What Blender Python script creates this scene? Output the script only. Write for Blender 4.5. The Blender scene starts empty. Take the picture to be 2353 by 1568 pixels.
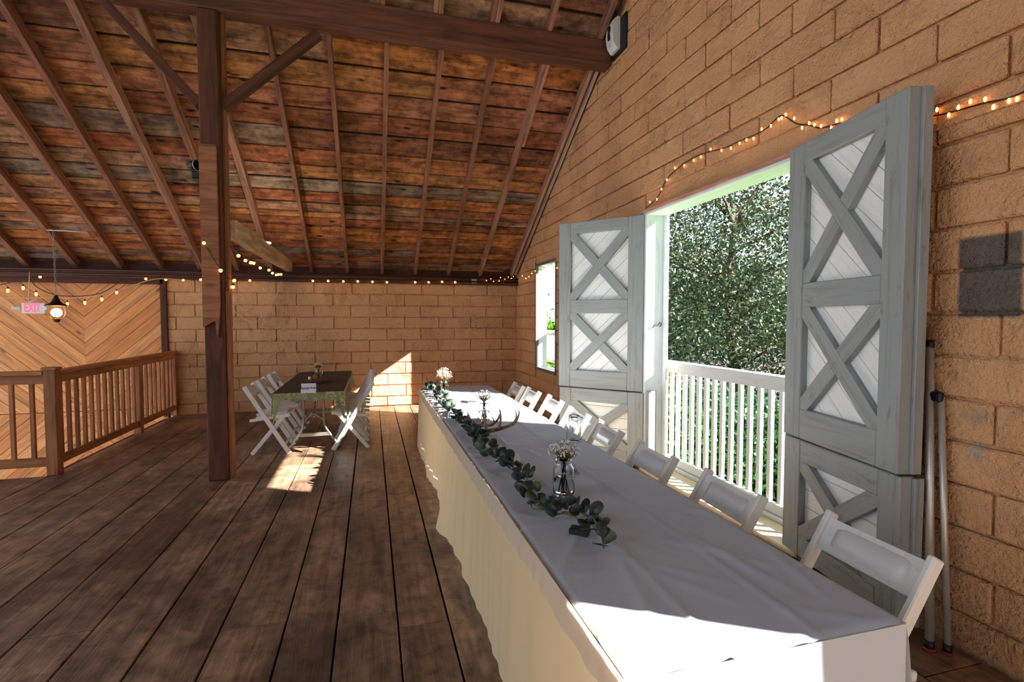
import bpy, bmesh, math, random
import numpy as np
from mathutils import Vector, Matrix
random.seed(7); rng = np.random.default_rng(7)
scene = bpy.context.scene
COL = scene.collection

# ------------------------------------------------------------------ camera, world, sun, exposure
CAM_H = 1.58
PITCH = math.atan(51 / 1176.5)
YAW = math.atan(323.5 * math.cos(PITCH) / 1176.5)
cam_d = bpy.data.cameras.new('camera')
cam_d.lens = 18.0; cam_d.sensor_width = 36.0; cam_d.clip_start = 0.03; cam_d.clip_end = 500
cam = bpy.data.objects.new('camera', cam_d); COL.objects.link(cam)
cam.location = (0, 0, CAM_H)
cam.rotation_euler = (math.pi / 2 - PITCH, 0, -YAW)
scene.camera = cam

world = bpy.data.worlds.new('sky'); scene.world = world
world.use_nodes = True
wn, wl = world.node_tree.nodes, world.node_tree.links
wn.clear()
w_out = wn.new('ShaderNodeOutputWorld'); w_bg = wn.new('ShaderNodeBackground')
w_tc = wn.new('ShaderNodeTexCoord'); w_sep = wn.new('ShaderNodeSeparateXYZ'); w_ramp = wn.new('ShaderNodeValToRGB')
wl.new(w_tc.outputs['Generated'], w_sep.inputs[0]); wl.new(w_sep.outputs['Z'], w_ramp.inputs[0])
w_ramp.color_ramp.elements[0].position = 0.0; w_ramp.color_ramp.elements[0].color = (0.88, 0.94, 1.0, 1)
w_ramp.color_ramp.elements[1].position = 0.8; w_ramp.color_ramp.elements[1].color = (0.52, 0.70, 1.0, 1)
wl.new(w_ramp.outputs[0], w_bg.inputs['Color']); w_bg.inputs['Strength'].default_value = 1.1
wl.new(w_bg.outputs[0], w_out.inputs[0])

sun_d = bpy.data.lights.new('sun', 'SUN'); sun_d.energy = 24.0; sun_d.angle = math.radians(0.55)
sun_d.color = (1.0, 0.98, 0.94)
sun = bpy.data.objects.new('sun', sun_d); COL.objects.link(sun)
SUN_DIR = Vector((-1.67, 1.0, -1.946 * 0.586)).normalized()
sun.rotation_euler = SUN_DIR.to_track_quat('-Z', 'Y').to_euler()
sun.location = (12, -6, 9)

scene.view_settings.view_transform = 'Standard'; scene.view_settings.look = 'None'
scene.view_settings.gamma = 1.0; scene.view_settings.exposure = 0.85
scene.view_settings.use_curve_mapping = False
scene.cycles.max_bounces = 8; scene.cycles.diffuse_bounces = 4; scene.cycles.glossy_bounces = 3; scene.cycles.transmission_bounces = 6; scene.cycles.transparent_max_bounces = 8
scene.cycles.caustics_reflective = False; scene.cycles.caustics_refractive = False
scene.cycles.use_adaptive_sampling = True; scene.cycles.adaptive_threshold = 0.07; scene.cycles.adaptive_min_samples = 12
scene.cycles.sample_clamp_indirect = 6.0
scene.cycles.use_denoising = True

# ------------------------------------------------------------------ pixel ray helper (photo pixel -> point on a real plane)
_cy, _sy = math.cos(YAW), math.sin(YAW)
_right = Vector((_cy, -_sy, 0)); _fwd = Vector((_sy * math.cos(PITCH), _cy * math.cos(PITCH), -math.sin(PITCH)))
_up = _right.cross(_fwd)
CAMP = Vector((0, 0, CAM_H))
def on(px, py, axis, val):
    d = _right * (px - 1176.5) + _up * (784 - py) + _fwd * 1176.5
    t = (val - CAMP[axis]) / d[axis]
    return CAMP + d * t

# ------------------------------------------------------------------ object helpers
def props(o, label=None, cat=None, group=None, kind=None):
    if label: o['label'] = label
    if cat: o['category'] = cat
    if group: o['group'] = group
    if kind: o['kind'] = kind
    return o
def link(name, me, mat=None, parent=None, M=None, smooth=False):
    o = bpy.data.objects.new(name, me); COL.objects.link(o)
    if mat is not None and me is not None and not me.materials: me.materials.append(mat)
    if M is not None: o.matrix_world = M
    if parent is not None:
        o.parent = parent          # parents are placed before their parts; parts carry local matrices
        if M is not None: o.matrix_basis = M
    return o
def empty(name, loc=(0, 0, 0), rz=0.0, label=None, cat=None, group=None, kind=None):
    o = bpy.data.objects.new(name, None); COL.objects.link(o)
    o.location = loc; o.rotation_euler = (0, 0, rz); o.empty_display_size = 0.1
    return props(o, label, cat, group, kind)
def bm_mesh(bm, name, smooth=False):
    me = bpy.data.meshes.new(name); bm.to_mesh(me); bm.free()
    if smooth:
        me.polygons.foreach_set('use_smooth', [True] * len(me.polygons))
    return me
_boxes = {}
def box_mesh(l, w, t, bev=0.004, key=None):
    k = (round(l, 3), round(w, 3), round(t, 3), bev, key)
    if k in _boxes: return _boxes[k]
    bm = bmesh.new(); bmesh.ops.create_cube(bm, size=1.0)
    for v in bm.verts: v.co = Vector((v.co.x * l, v.co.y * w, v.co.z * t))
    if bev > 0:
        bmesh.ops.bevel(bm, geom=bm.edges[:], offset=min(bev, 0.4 * min(l, w, t)), segments=1, affect='EDGES')
    _boxes[k] = bm_mesh(bm, 'box'); return _boxes[k]
def frame(c, x=(1, 0, 0), y=(0, 1, 0)):
    x = Vector(x).normalized(); y = Vector(y); y = (y - x * y.dot(x)).normalized(); z = x.cross(y)
    return Matrix(((x.x, y.x, z.x, c[0]), (x.y, y.y, z.y, c[1]), (x.z, y.z, z.z, c[2]), (0, 0, 0, 1)))
def board(name, l, w, t, c, x=(1, 0, 0), y=(0, 1, 0), mat=None, parent=None, bev=0.004):
    key = mat.name if mat else None
    return link(name, box_mesh(l, w, t, bev, key), mat, parent, frame(c, x, y))
def bar(name, a, b, w, t, side, mat=None, parent=None, bev=0.003, ext=0.0):
    a = Vector(a); b = Vector(b); d = b - a
    return board(name, d.length + ext, w, t, (a + b) / 2, d, side, mat, parent, bev)
def prism_mesh(pts, z0, z1, name='prism'):
    bm = bmesh.new()
    lo = [bm.verts.new((p[0], p[1], z0)) for p in pts]; hi = [bm.verts.new((p[0], p[1], z1)) for p in pts]
    n = len(pts)
    bm.faces.new(hi); bm.faces.new(lo[::-1])
    for i in range(n): bm.faces.new((lo[i], lo[(i + 1) % n], hi[(i + 1) % n], hi[i]))
    bmesh.ops.recalc_face_normals(bm, faces=bm.faces[:])
    return bm_mesh(bm, name)
def clip_poly(pts, a, b, c):      # keep a*x+b*y <= c
    out = []
    for i in range(len(pts)):
        p, q = pts[i], pts[(i + 1) % len(pts)]
        dp, dq = a * p[0] + b * p[1] - c, a * q[0] + b * q[1] - c
        if dp <= 0: out.append(p)
        if dp * dq < 0:
            t = dp / (dp - dq); out.append((p[0] + (q[0] - p[0]) * t, p[1] + (q[1] - p[1]) * t))
    return out
def tube_bm(bm, pts, rad, seg=8, caps=True):
    pts = [Vector(p) for p in pts]; n = len(pts)
    if not hasattr(rad, '__len__'): rad = [rad] * n
    rings = []; prev = None
    for i in range(n):
        d = (pts[min(i + 1, n - 1)] - pts[max(i - 1, 0)]).normalized()
        if prev is None:
            ref = Vector((0, 0, 1)) if abs(d.z) < 0.9 else Vector((1, 0, 0)); u = d.cross(ref).normalized()
        else: u = (prev - d * prev.dot(d)).normalized()
        prev = u; v = d.cross(u)
        rings.append([bm.verts.new(pts[i] + (u * math.cos(2 * math.pi * j / seg) + v * math.sin(2 * math.pi * j / seg)) * rad[i]) for j in range(seg)])
    for i in range(n - 1):
        for j in range(seg):
            bm.faces.new((rings[i][j], rings[i][(j + 1) % seg], rings[i + 1][(j + 1) % seg], rings[i + 1][j]))
    if caps: bm.faces.new(rings[0][::-1]); bm.faces.new(rings[-1])
def tube(name, pts, rad, mat, parent=None, seg=8):
    bm = bmesh.new(); tube_bm(bm, pts, rad, seg)
    return link(name, bm_mesh(bm, name, True), mat, parent, Matrix.Identity(4) if parent else None)
def lathe_mesh(prof, seg=24, name='lathe', smooth=True):
    bm = bmesh.new(); rings = []
    for r, z in prof:
        if r < 1e-5: rings.append([bm.verts.new((0, 0, z))])
        else: rings.append([bm.verts.new((r * math.cos(2 * math.pi * j / seg), r * math.sin(2 * math.pi * j / seg), z)) for j in range(seg)])
    for a, b in zip(rings[:-1], rings[1:]):
        for j in range(seg):
            k = (j + 1) % seg
            if len(a) == 1 and len(b) == 1: continue
            if len(a) == 1: bm.faces.new((a[0], b[k], b[j]))
            elif len(b) == 1: bm.faces.new((a[j], a[k], b[0]))
            else: bm.faces.new((a[j], a[k], b[k], b[j]))
    bmesh.ops.recalc_face_normals(bm, faces=bm.faces[:])
    return bm_mesh(bm, name, smooth)
def smooth_path(pts, n=8):
    pts = [Vector(p) for p in pts]; out = []
    for i in range(len(pts) - 1):
        p0, p1, p2, p3 = pts[max(i - 1, 0)], pts[i], pts[i + 1], pts[min(i + 2, len(pts) - 1)]
        for k in range(n):
            t = k / n
            out.append(0.5 * ((2 * p1) + (p2 - p0) * t + (2 * p0 - 5 * p1 + 4 * p2 - p3) * t * t + (3 * p1 - p0 - 3 * p2 + p3) * t ** 3))
    out.append(pts[-1]); return out

def under(o, part):               # hang a piece one level deeper, below a part of the same thing
    o.matrix_basis = part.matrix_basis.inverted() @ o.matrix_basis; o.parent = part; return o
# ------------------------------------------------------------------ materials
def lin(c):
    def f(v):
        v /= 255.0
        return v / 12.92 if v <= 0.04045 else ((v + 0.055) / 1.055) ** 2.4
    return (f(c[0]), f(c[1]), f(c[2]), 1.0)
class Mat:
    def __init__(s, name):
        s.m = bpy.data.materials.new(name); s.m.use_nodes = True
        s.N = s.m.node_tree.nodes; s.L = s.m.node_tree.links; s.N.clear()
        s.out = s.N.new('ShaderNodeOutputMaterial'); s.b = s.N.new('ShaderNodeBsdfPrincipled')
        s.L.new(s.b.outputs[0], s.out.inputs[0])
    def new(s, t, **kw):
        n = s.N.new(t)
        for k, v in kw.items(): setattr(n, k, v)
        return n
    def set(s, sock, v):
        if hasattr(v, 'is_linked') or isinstance(v, bpy.types.NodeSocket): s.L.new(v, sock)
        else: sock.default_value = v
    def noise(s, vec, scale, detail=4, rough=0.55, dist=0.0):
        n = s.new('ShaderNodeTexNoise'); s.L.new(vec, n.inputs['Vector'])
        n.inputs['Scale'].default_value = scale; n.inputs['Detail'].default_value = detail
        n.inputs['Roughness'].default_value = rough; n.inputs['Distortion'].default_value = dist
        return n.outputs['Fac']
    def ramp(s, fac, stops, interp='LINEAR'):
        r = s.new('ShaderNodeValToRGB'); s.L.new(fac, r.inputs[0]); e = r.color_ramp
        e.interpolation = interp
        while len(e.elements) < len(stops): e.elements.new(0.5)
        for el, (p, c) in zip(e.elements, stops):
            el.position = p; el.color = c if hasattr(c, '__len__') else (c, c, c, 1)
        return r.outputs[0]
    def mix(s, fac, a, b, mode='MIX'):
        n = s.new('ShaderNodeMix', data_type='RGBA', blend_type=mode)
        s.set(n.inputs['Factor'], fac); s.set(n.inputs['A'], a); s.set(n.inputs['B'], b)
        return n.outputs['Result']
    def math(s, op, a, b=0.0):
        n = s.new('ShaderNodeMath', operation=op); s.set(n.inputs[0], a); s.set(n.inputs[1], b); return n.outputs[0]
    def obj_vec(s, scale=(1, 1, 1), rand=True):
        tc = s.new('ShaderNodeTexCoord'); v = tc.outputs['Object']
        if rand:
            oi = s.new('ShaderNodeObjectInfo'); k = s.math('MULTIPLY', oi.outputs['Random'], 53.0)
            a = s.new('ShaderNodeVectorMath', operation='ADD'); s.L.new(v, a.inputs[0])
            cx = s.new('ShaderNodeCombineXYZ'); s.L.new(k, cx.inputs[0]); s.L.new(k, cx.inputs[1]); s.L.new(k, cx.inputs[2])
            s.L.new(cx.outputs[0], a.inputs[1]); v = a.outputs[0]
        m = s.new('ShaderNodeMapping'); m.inputs['Scale'].default_value = scale; s.L.new(v, m.inputs['Vector'])
        return m.outputs[0]
    def world_vec(s, scale=(1, 1, 1)):
        g = s.new('ShaderNodeNewGeometry'); m = s.new('ShaderNodeMapping'); m.inputs['Scale'].default_value = scale
        s.L.new(g.outputs['Position'], m.inputs['Vector']); return m.outputs[0]
    def rand(s): return s.new('ShaderNodeObjectInfo').outputs['Random']
    def bump(s, h, strength=0.4, dist=0.01):
        b = s.new('ShaderNodeBump'); b.inputs['Strength'].default_value = strength; b.inputs['Distance'].default_value = dist
        s.L.new(h, b.inputs['Height']); s.L.new(b.outputs[0], s.b.inputs['Normal'])
    def color(s, c): s.set(s.b.inputs['Base Color'], c)
    def rough(s, v): s.set(s.b.inputs['Roughness'], v)

def simple(name, c, rough=0.6, metal=0.0, spec=0.5):
    m = Mat(name); m.color(lin(c)); m.rough(rough); m.b.inputs['Metallic'].default_value = metal
    m.b.inputs['Specular IOR Level'].default_value = spec
    return m.m
def wood(name, cols, along=1.2, across=22, dark=0.5, blot=0.5, blot_col=None, blot_scale=2.2, rough=0.75, bump=0.5, knots=0.0, spec=0.3, stain=0.0):
    """cols: list of sRGB colours, one picked per board by its own random number"""
    m = Mat(name)
    if len(cols) == 1: cols = [cols[0], cols[0]]
    v = m.obj_vec((along, across, across))
    g = m.noise(v, 1.6, 4, 0.64, 0.8)
    base = m.ramp(m.rand(), [((i + 0.5) / len(cols), lin(c)) for i, c in enumerate(cols)])
    c = m.mix(1.0, base, m.ramp(g, [(0.30, dark * 0.8), (0.5, 0.95), (0.70, 1.3)]), 'MULTIPLY')
    v2 = m.obj_vec((0.8, 2.2, 2.2)); bl = m.noise(v2, blot_scale, 3, 0.62, 0.4)
    if blot > 0:
        bc = lin(blot_col) if blot_col else (0.03, 0.02, 0.014, 1)
        c = m.mix(m.math('MULTIPLY', m.ramp(bl, [(0.46, 0.0), (0.68, 1.0)]), blot), c, bc)
    if knots > 0:
        v3 = m.obj_vec((2.0, 5.2, 5.2)); vo = m.new('ShaderNodeTexVoronoi'); m.L.new(v3, vo.inputs['Vector']); vo.inputs['Scale'].default_value = 1.0
        kn = m.ramp(vo.outputs['Distance'], [(0.05, 1.0), (0.15, 0.0)])
        c = m.mix(m.math('MULTIPLY', kn, knots), c, (0.035, 0.014, 0.006, 1))
    if stain > 0:
        ws = m.noise(m.world_vec((1, 0.7, 1)), 1.15, 4, 0.66, 0.5); wf = m.noise(m.world_vec((1, 1, 1)), 9.0, 3, 0.7, 0.3)
        c = m.mix(m.math('MULTIPLY', m.ramp(ws, [(0.44, 0.0), (0.60, 1.0)]), stain), c, (0.022, 0.014, 0.010, 1))
        c = m.mix(1.0, c, m.ramp(wf, [(0.36, 0.62), (0.5, 1.0), (0.68, 1.3)]), 'MULTIPLY')
    m.color(c); m.rough(rough); m.b.inputs['Specular IOR Level'].default_value = spec
    if bump > 0: m.bump(g, bump, 0.012)
    return m.m

M_floor = wood('floor_planks_wood', [(160, 124, 96), (142, 110, 86), (172, 136, 106), (152, 120, 96), (166, 130, 102)], 0.9, 10, 0.66, 0.55, (70, 50, 38), 1.4, 0.48, 0.5, 0.6, 0.5, 0.6)
M_roof = wood('roof_boards_wood', [(212, 136, 78), (168, 104, 70), (202, 122, 80), (152, 130, 108), (220, 150, 88), (146, 98, 72), (194, 122, 84), (168, 148, 124), (206, 134, 86)], 0.9, 9, 0.5, 0.7, (70, 44, 32), 2.4, 0.85, 0.6, 1.0, 0.15, 0.2)
M_shingle = wood('shingle_underside', [(74, 50, 38)], 20, 2, 0.3, 0.3, None, 2, 0.9, 0.3)
M_rafter = wood('rafter_wood', [(158, 108, 82), (140, 92, 70), (170, 122, 96)], 0.9, 14, 0.6, 0.35, None, 2.5, 0.8, 0.4, 0.3, 0.2)
M_beam = wood('dark_timber', [(104, 62, 44), (90, 52, 38), (114, 72, 52)], 0.8, 10, 0.6, 0.4, None, 2.0, 0.75, 0.4, 0.2, 0.25)
M_clad = wood('rough_sawn_board', [(150, 92, 54), (166, 108, 74)], 0.9, 12, 0.65, 0.25, None, 2.0, 0.8, 0.4, 0.5)
M_tie = wood('weathered_tie_beam', [(208, 178, 138)], 0.8, 9, 0.7, 0.35, (140, 114, 86), 2.0, 0.85, 0.4, 0.3)
M_pine = wood('pine_boards', [(214, 134, 56), (222, 146, 70), (202, 120, 46), (228, 156, 84)], 0.8, 10, 0.72, 0.12, (150, 84, 36), 2.0, 0.45, 0.15, 0.9, 0.5)
M_rail = wood('stained_railing_wood', [(178, 114, 70), (166, 104, 62), (188, 122, 76)], 1.0, 14, 0.65, 0.25, None, 2.0, 0.6, 0.25, 0.5)
M_trim = wood('dark_trim_wood', [(84, 46, 30)], 1.0, 14, 0.65, 0.3, None, 2.0, 0.7, 0.3)
M_rake = wood('pinkish_rake_wood', [(196, 146, 122), (214, 180, 156)], 1.0, 14, 0.7, 0.2, None, 2.0, 0.8, 0.3)

def painted(name, c, c2, wear=0.4, rough=0.6, across=18):
    m = Mat(name); v = m.obj_vec((1.0, across, across)); g = m.noise(v, 1.8, 4, 0.65, 0.5)
    v2 = m.obj_vec((1.5, 4, 4)); n = m.noise(v2, 4.0, 3, 0.7)
    col = m.mix(m.math('MULTIPLY', m.ramp(g, [(0.5, 0.0), (0.75, 1.0)]), wear), lin(c), lin(c2))
    col = m.mix(m.math('MULTIPLY', m.ramp(n, [(0.6, 0.0), (0.72, 1.0)]), wear), col, lin(c2))
    m.color(col); m.rough(rough); m.bump(g, 0.4, 0.004); return m.m
M_grey = painted('grey_door_paint', (150, 155, 152), (116, 114, 106), 0.7)
M_white = painted('white_panel_paint', (240, 240, 234), (210, 204, 190), 0.5)
M_jamb = painted('white_jamb_paint', (226, 232, 232), (186, 192, 188), 0.6)
M_railw = painted('pale_railing_paint', (188, 194, 192), (156, 158, 152), 0.4)
M_wframe = simple('dark_window_frame', (104, 102, 98), 0.5)
M_chair = painted('white_chair_paint', (222, 219, 210), (194, 186, 170), 0.5, 0.4)
M_pad = simple('white_vinyl_pad', (216, 214, 208), 0.3)

def block_mat():
    m = Mat('tan_painted_block'); v = m.world_vec((1, 1, 1))
    n1 = m.noise(v, 1.3, 2, 0.6); n2 = m.noise(v, 7.5, 5, 0.7, 0.4); n3 = m.noise(v, 42.0, 3, 0.7)
    c = m.mix(m.ramp(n1, [(0.3, 0.0), (0.7, 1.0)]), lin((234, 180, 130)), lin((222, 166, 116)))
    c = m.mix(m.ramp(m.rand(), [(0.0, 0.0), (1.0, 0.35)]), c, lin((210, 156, 106)))
    spots = m.ramp(n3, [(0.66, 0.0), (0.74, 1.0)])
    c = m.mix(m.math('MULTIPLY', spots, 0.5), c, lin((92, 62, 42)))
    # bare grey rectangle where the paint was left off, and two plaster smudges, on the gable wall
    g = m.new('ShaderNodeNewGeometry'); sep = m.new('ShaderNodeSeparateXYZ'); m.L.new(g.outputs['Position'], sep.inputs[0])
    def inside(y0, y1, z0, z1, soft=0.012):
        def edge(s, a, sign):
            q = m.new('ShaderNodeMapRange'); m.L.new(s, q.inputs['Value'])
            q.inputs['From Min'].default_value = a - soft; q.inputs['From Max'].default_value = a + soft
            q.inputs['To Min'].default_value = 0.0 if sign > 0 else 1.0; q.inputs['To Max'].default_value = 1.0 if sign > 0 else 0.0
            return q.outputs[0]
        r = m.math('MULTIPLY', edge(sep.outputs['Y'], y0, 1), edge(sep.outputs['Y'], y1, -1))
        r = m.math('MULTIPLY', r, m.math('MULTIPLY', edge(sep.outputs['Z'], z0, 1), edge(sep.outputs['Z'], z1, -1)))
        return m.math('MULTIPLY', r, m.math('GREATER_THAN', sep.outputs['X'], 2.6))
    grey = m.mix(n2, lin((84, 74, 64)), lin((126, 112, 98)))
    c = m.mix(inside(1.555, 1.805, 1.587, 1.96, 0.008), c, grey)
    c = m.mix(m.math('MULTIPLY', inside(1.66, 1.76, 1.10, 1.15, 0.03), 0.7), c, lin((160, 144, 122)))
    c = m.mix(m.math('MULTIPLY', inside(1.67, 1.73, 0.93, 1.0, 0.02), 0.9), c, lin((184, 168, 146)))
    m.color(c); m.rough(0.7); m.b.inputs['Specular IOR Level'].default_value = 0.3
    # some blocks have a torn rough face, others only a light texture
    roughsel = m.ramp(m.noise(v, 1.7, 3, 0.5), [(0.46, 0.12), (0.6, 1.0)])
    h = m.math('ADD', m.math('MULTIPLY', n2, roughsel), m.math('MULTIPLY', n3, 0.3))
    m.bump(h, 1.0, 0.085); return m.m
M_block = block_mat()

def cloth_mat(name, c, transl=0.35):
    m = Mat(name); v = m.obj_vec((1, 1, 1), False)
    n = m.noise(v, 2.2, 6, 0.6, 0.6)
    m.color(lin(c)); m.rough(0.85); m.b.inputs['Specular IOR Level'].default_value = 0.2
    m.bump(n, 0.25, 0.03)
    t = m.new('ShaderNodeBsdfTranslucent'); t.inputs['Color'].default_value = lin(c)
    mx = m.new('ShaderNodeMixShader'); mx.inputs[0].default_value = transl
    m.L.new(m.b.outputs[0], mx.inputs[1]); m.L.new(t.outputs[0], mx.inputs[2]); m.L.new(mx.outputs[0], m.out.inputs[0])
    return m.m
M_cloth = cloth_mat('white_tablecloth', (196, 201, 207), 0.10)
M_cloth_drop = cloth_mat('warm_lit_tablecloth_drop', (248, 224, 178), 0.45)  # same white cloth as the top; warm floor light put into its colour
def camo_mat(name, cols):
    m = Mat(name); v = m.obj_vec((1, 1, 1), False)
    n = m.noise(v, 9, 5, 0.7, 1.2); n2 = m.noise(v, 26, 4, 0.7, 0.6)
    f = m.math('ADD', m.math('MULTIPLY', n, 0.65), m.math('MULTIPLY', n2, 0.35))
    k = len(cols)
    m.color(m.ramp(f, [(0.36 + 0.28 * i / (k - 1), lin(c)) for i, c in enumerate(cols)], 'CONSTANT'))
    m.rough(0.8); return m.m
M_camo = camo_mat('bark_camouflage_cloth', [(44, 32, 24), (82, 64, 48), (62, 46, 34), (104, 84, 62), (52, 42, 32)])
M_camo2 = camo_mat('green_camouflage_hem', [(104, 108, 72), (160, 160, 110), (124, 136, 100), (196, 184, 124), (112, 110, 66)])
M_steel = simple('grey_steel', (150, 146, 138), 0.35, 0.8)
M_alu = simple('brushed_aluminium', (206, 198, 184), 0.42, 0.55)
M_black = simple('black_plastic', (16, 15, 15), 0.5)
M_bronze = simple('dark_bronze', (46, 34, 22), 0.45, 0.6)
M_plastic = simple('white_plastic', (222, 220, 212), 0.4)
M_cord = simple('pale_cord', (214, 186, 146), 0.6)
M_darkcord = simple('dark_green_cord', (34, 30, 22), 0.6)
M_pipe = simple('dark_iron_pipe', (66, 38, 28), 0.5, 0.3)
M_red = simple('red_rubber', (150, 40, 46), 0.6)
M_stem = simple('dried_stem', (116, 96, 58), 0.7)
M_greenstem = simple('green_stem', (92, 92, 66), 0.7)
M_blossom = simple('white_blossom', (236, 230, 214), 0.8)
M_card = simple('white_card', (232, 232, 236), 0.7)
M_ink = simple('ink', (60, 60, 92), 0.7)
M_bark = simple('log_bark', (70, 46, 32), 0.9)
M_logend = wood('log_slice_face', [(140, 88, 60)], 6, 6, 0.6, 0.4, None, 3, 0.8, 0.3)
M_concrete = painted('rough_sill_concrete', (206, 186, 152), (150, 126, 96), 0.7, 0.9, 4)
def glass_mat(name, tint=(1, 1, 1, 1), ior=1.45):
    m = Mat(name); m.color(tint); m.rough(0.02); m.b.inputs['Transmission Weight'].default_value = 1.0
    m.b.inputs['IOR'].default_value = ior; return m.m
M_glass = glass_mat('jar_glass', (0.93, 0.97, 0.97, 1), 1.3)
M_water = glass_mat('water', (0.95, 0.97, 0.98, 1), 1.2)
M_lglass = glass_mat('lantern_glass', (1.0, 0.86, 0.62, 1), 1.2)
def glow(name, c, s):
    m = Mat(name); m.N.remove(m.b); e = m.new('ShaderNodeEmission'); e.inputs['Color'].default_value = c; e.inputs['Strength'].default_value = s
    m.L.new(e.outputs[0], m.out.inputs[0]); m.m.cycles.emission_sampling = 'NONE'; return m.m
M_bulb = glow('warm_bulb_glow', (1.0, 0.40, 0.08, 1), 5.0)
M_fairy = glow('fairy_bulb_glow', (1.0, 0.40, 0.09, 1), 5.0)
M_filament = glow('filament_glow', (1.0, 0.58, 0.18, 1), 14.0)
M_exit = glow('exit_letter_glow', (1.0, 0.12, 0.2, 1), 1.0)
M_disc = glow('white_lamp_glow', (0.85, 0.95, 1.0, 1), 1.2)
def antler_mat():
    m = Mat('antler_horn'); v = m.obj_vec((1, 1, 1)); n = m.noise(v, 14, 5, 0.6)
    m.color(m.ramp(n, [(0.35, lin((74, 52, 38))), (0.7, lin((170, 138, 104)))])); m.rough(0.45); m.bump(n, 0.3, 0.004); return m.m
M_antler = antler_mat()
def leaf_mat(name, cols, transl=0.25, island=False, rough=0.45):
    m = Mat(name)
    r = m.new('ShaderNodeNewGeometry').outputs['Random Per Island'] if island else m.rand()
    c = m.ramp(r, [((i + 0.5) / len(cols), lin(k)) for i, k in enumerate(cols)])
    m.color(c); m.rough(rough)
    t = m.new('ShaderNodeBsdfTranslucent'); m.L.new(c, t.inputs['Color'])
    mx = m.new('ShaderNodeMixShader'); mx.inputs[0].default_value = transl
    m.L.new(m.b.outputs[0], mx.inputs[1]); m.L.new(t.outputs[0], mx.inputs[2]); m.L.new(mx.outputs[0], m.out.inputs[0])
    return m.m
M_euca = leaf_mat('eucalyptus_leaf', [(50, 66, 56), (70, 88, 70), (38, 50, 46), (92, 100, 72), (58, 74, 74), (44, 54, 44)], 0.15)
M_tree = leaf_mat('tree_leaves', [(25, 44, 24), (38, 60, 31), (48, 72, 36), (20, 36, 22), (64, 84, 40)], 0.25, True, 0.6)
M_ivy = leaf_mat('ivy_leaves', [(32, 72, 36), (48, 96, 46), (26, 60, 32), (68, 120, 54)], 0.3, True, 0.5)
M_goldleaf = leaf_mat('goldenrod_leaves', [(84, 140, 40), (120, 166, 50), (70, 120, 40)], 0.3, True)
M_gold = simple('goldenrod_bloom', (226, 196, 40), 0.8)
def ground_mat():
    m = Mat('lawn_ground'); v = m.world_vec((1, 1, 1)); n = m.noise(v, 0.7, 6, 0.65); n2 = m.noise(v, 12, 5, 0.7)
    g = m.mix(n2, lin((58, 100, 44)), lin((104, 146, 70)))
    d = m.mix(n2, lin((66, 54, 62)), lin((110, 92, 88)))
    gm = m.new('ShaderNodeNewGeometry'); ln = m.new('ShaderNodeVectorMath', operation='LENGTH'); m.L.new(gm.outputs['Position'], ln.inputs[0])
    far = m.ramp(m.math('ADD', m.math('MULTIPLY', ln.outputs['Value'], 0.02), m.math('MULTIPLY', n, 0.12)), [(0.52, 0.0), (0.6, 1.0)])
    m.color(m.mix(far, g, d)); m.rough(0.95); m.bump(n2, 0.6, 0.05); return m.m
M_ground = ground_mat()
M_fence = wood('grey_fence_wood', [(150, 156, 160), (130, 136, 142)], 1, 14, 0.7, 0.2, None, 2, 0.9, 0.2)
M_trunk = wood('tree_bark', [(86, 70, 56)], 1, 8, 0.5, 0.4, None, 3, 0.95, 0.7)

# ------------------------------------------------------------------ main dimensions
XR = 2.71; D = 9.53          # inner faces of the gable wall and the far wall
RS = 0.59                    # roof slope
A = math.atan(RS); CA, SA = math.cos(A), math.sin(A)
def raf_z(y): return 2.42 + RS * (9.5 - y)      # underside of the rafters
RIDGE_Y = 1.0
OPEN = (2.76, 4.72); OPEN_Z = 2.66              # double doors
WIN = (7.34, 8.36, 0.715, 2.50)                 # small window
OPEN2 = (-2.0, 0.06)                            # next pair of doors, behind the viewpoint
COURSE = 0.2055; BL = 0.612

# ------------------------------------------------------------------ floor
floor = link('floor', box_mesh(9.62, 12.0, 0.16, 0, 'sub'), M_trim, None, frame((-2.1, 0.15, -0.145)))
props(floor, 'wide worn dark brown plank floor of the loft', 'floor', kind='structure')
sub2 = board('joist_deck', 6.0, 3.4, 0.16, (-0.3, 7.85, -0.145), mat=M_trim, parent=None, bev=0)
sub2.parent = floor; sub2.matrix_basis = frame((1.8, 7.7, 0))
seams = [-7.0, -6.55, -6.1, -5.7, -5.3, -4.9, -4.5, -4.15, -3.82, -3.5, -3.14, -2.88, -2.58, -2.28, -1.98, -1.69, -1.383, -1.073, -0.759, -0.446, -0.188, 0.116, 0.375, 0.658, 0.94, 1.22, 1.5, 1.78, 2.06, 2.34, 2.70]
FINV = floor.matrix_world.inverted()
for a, b in zip(seams[:-1], seams[1:]):
    y = -1.5 + random.uniform(-1.2, 0.6); yend = 6.14 if b < -3.1 else D
    if b < -3.2: y += 0.8
    while y < yend - 0.02:
        L = random.uniform(2.4, 4.2); y2 = min(y + L, yend)
        if yend - y2 < 0.7: y2 = yend
        gap = random.uniform(0.006, 0.013)
        zj = random.uniform(-0.003, 0.0)
        o = board('plank', y2 - y - 0.005, b - a - gap, 0.035, ((a + b) / 2, (y + y2) / 2, -0.0175 + zj), (0, 1, 0), (-1, 0, 0), M_floor, floor, 0.003)
        o.matrix_basis = FINV @ o.matrix_basis
        y = y2
# lower storey floor seen down the stairwell
lf = link('floor_lower', box_mesh(9.0, 6.0, 0.1, 0, 'lower'), M_pine, None, frame((-5.5, 9.0, -2.75)))
props(lf, 'pine floor far below in the stairwell', 'floor', kind='structure')

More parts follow.
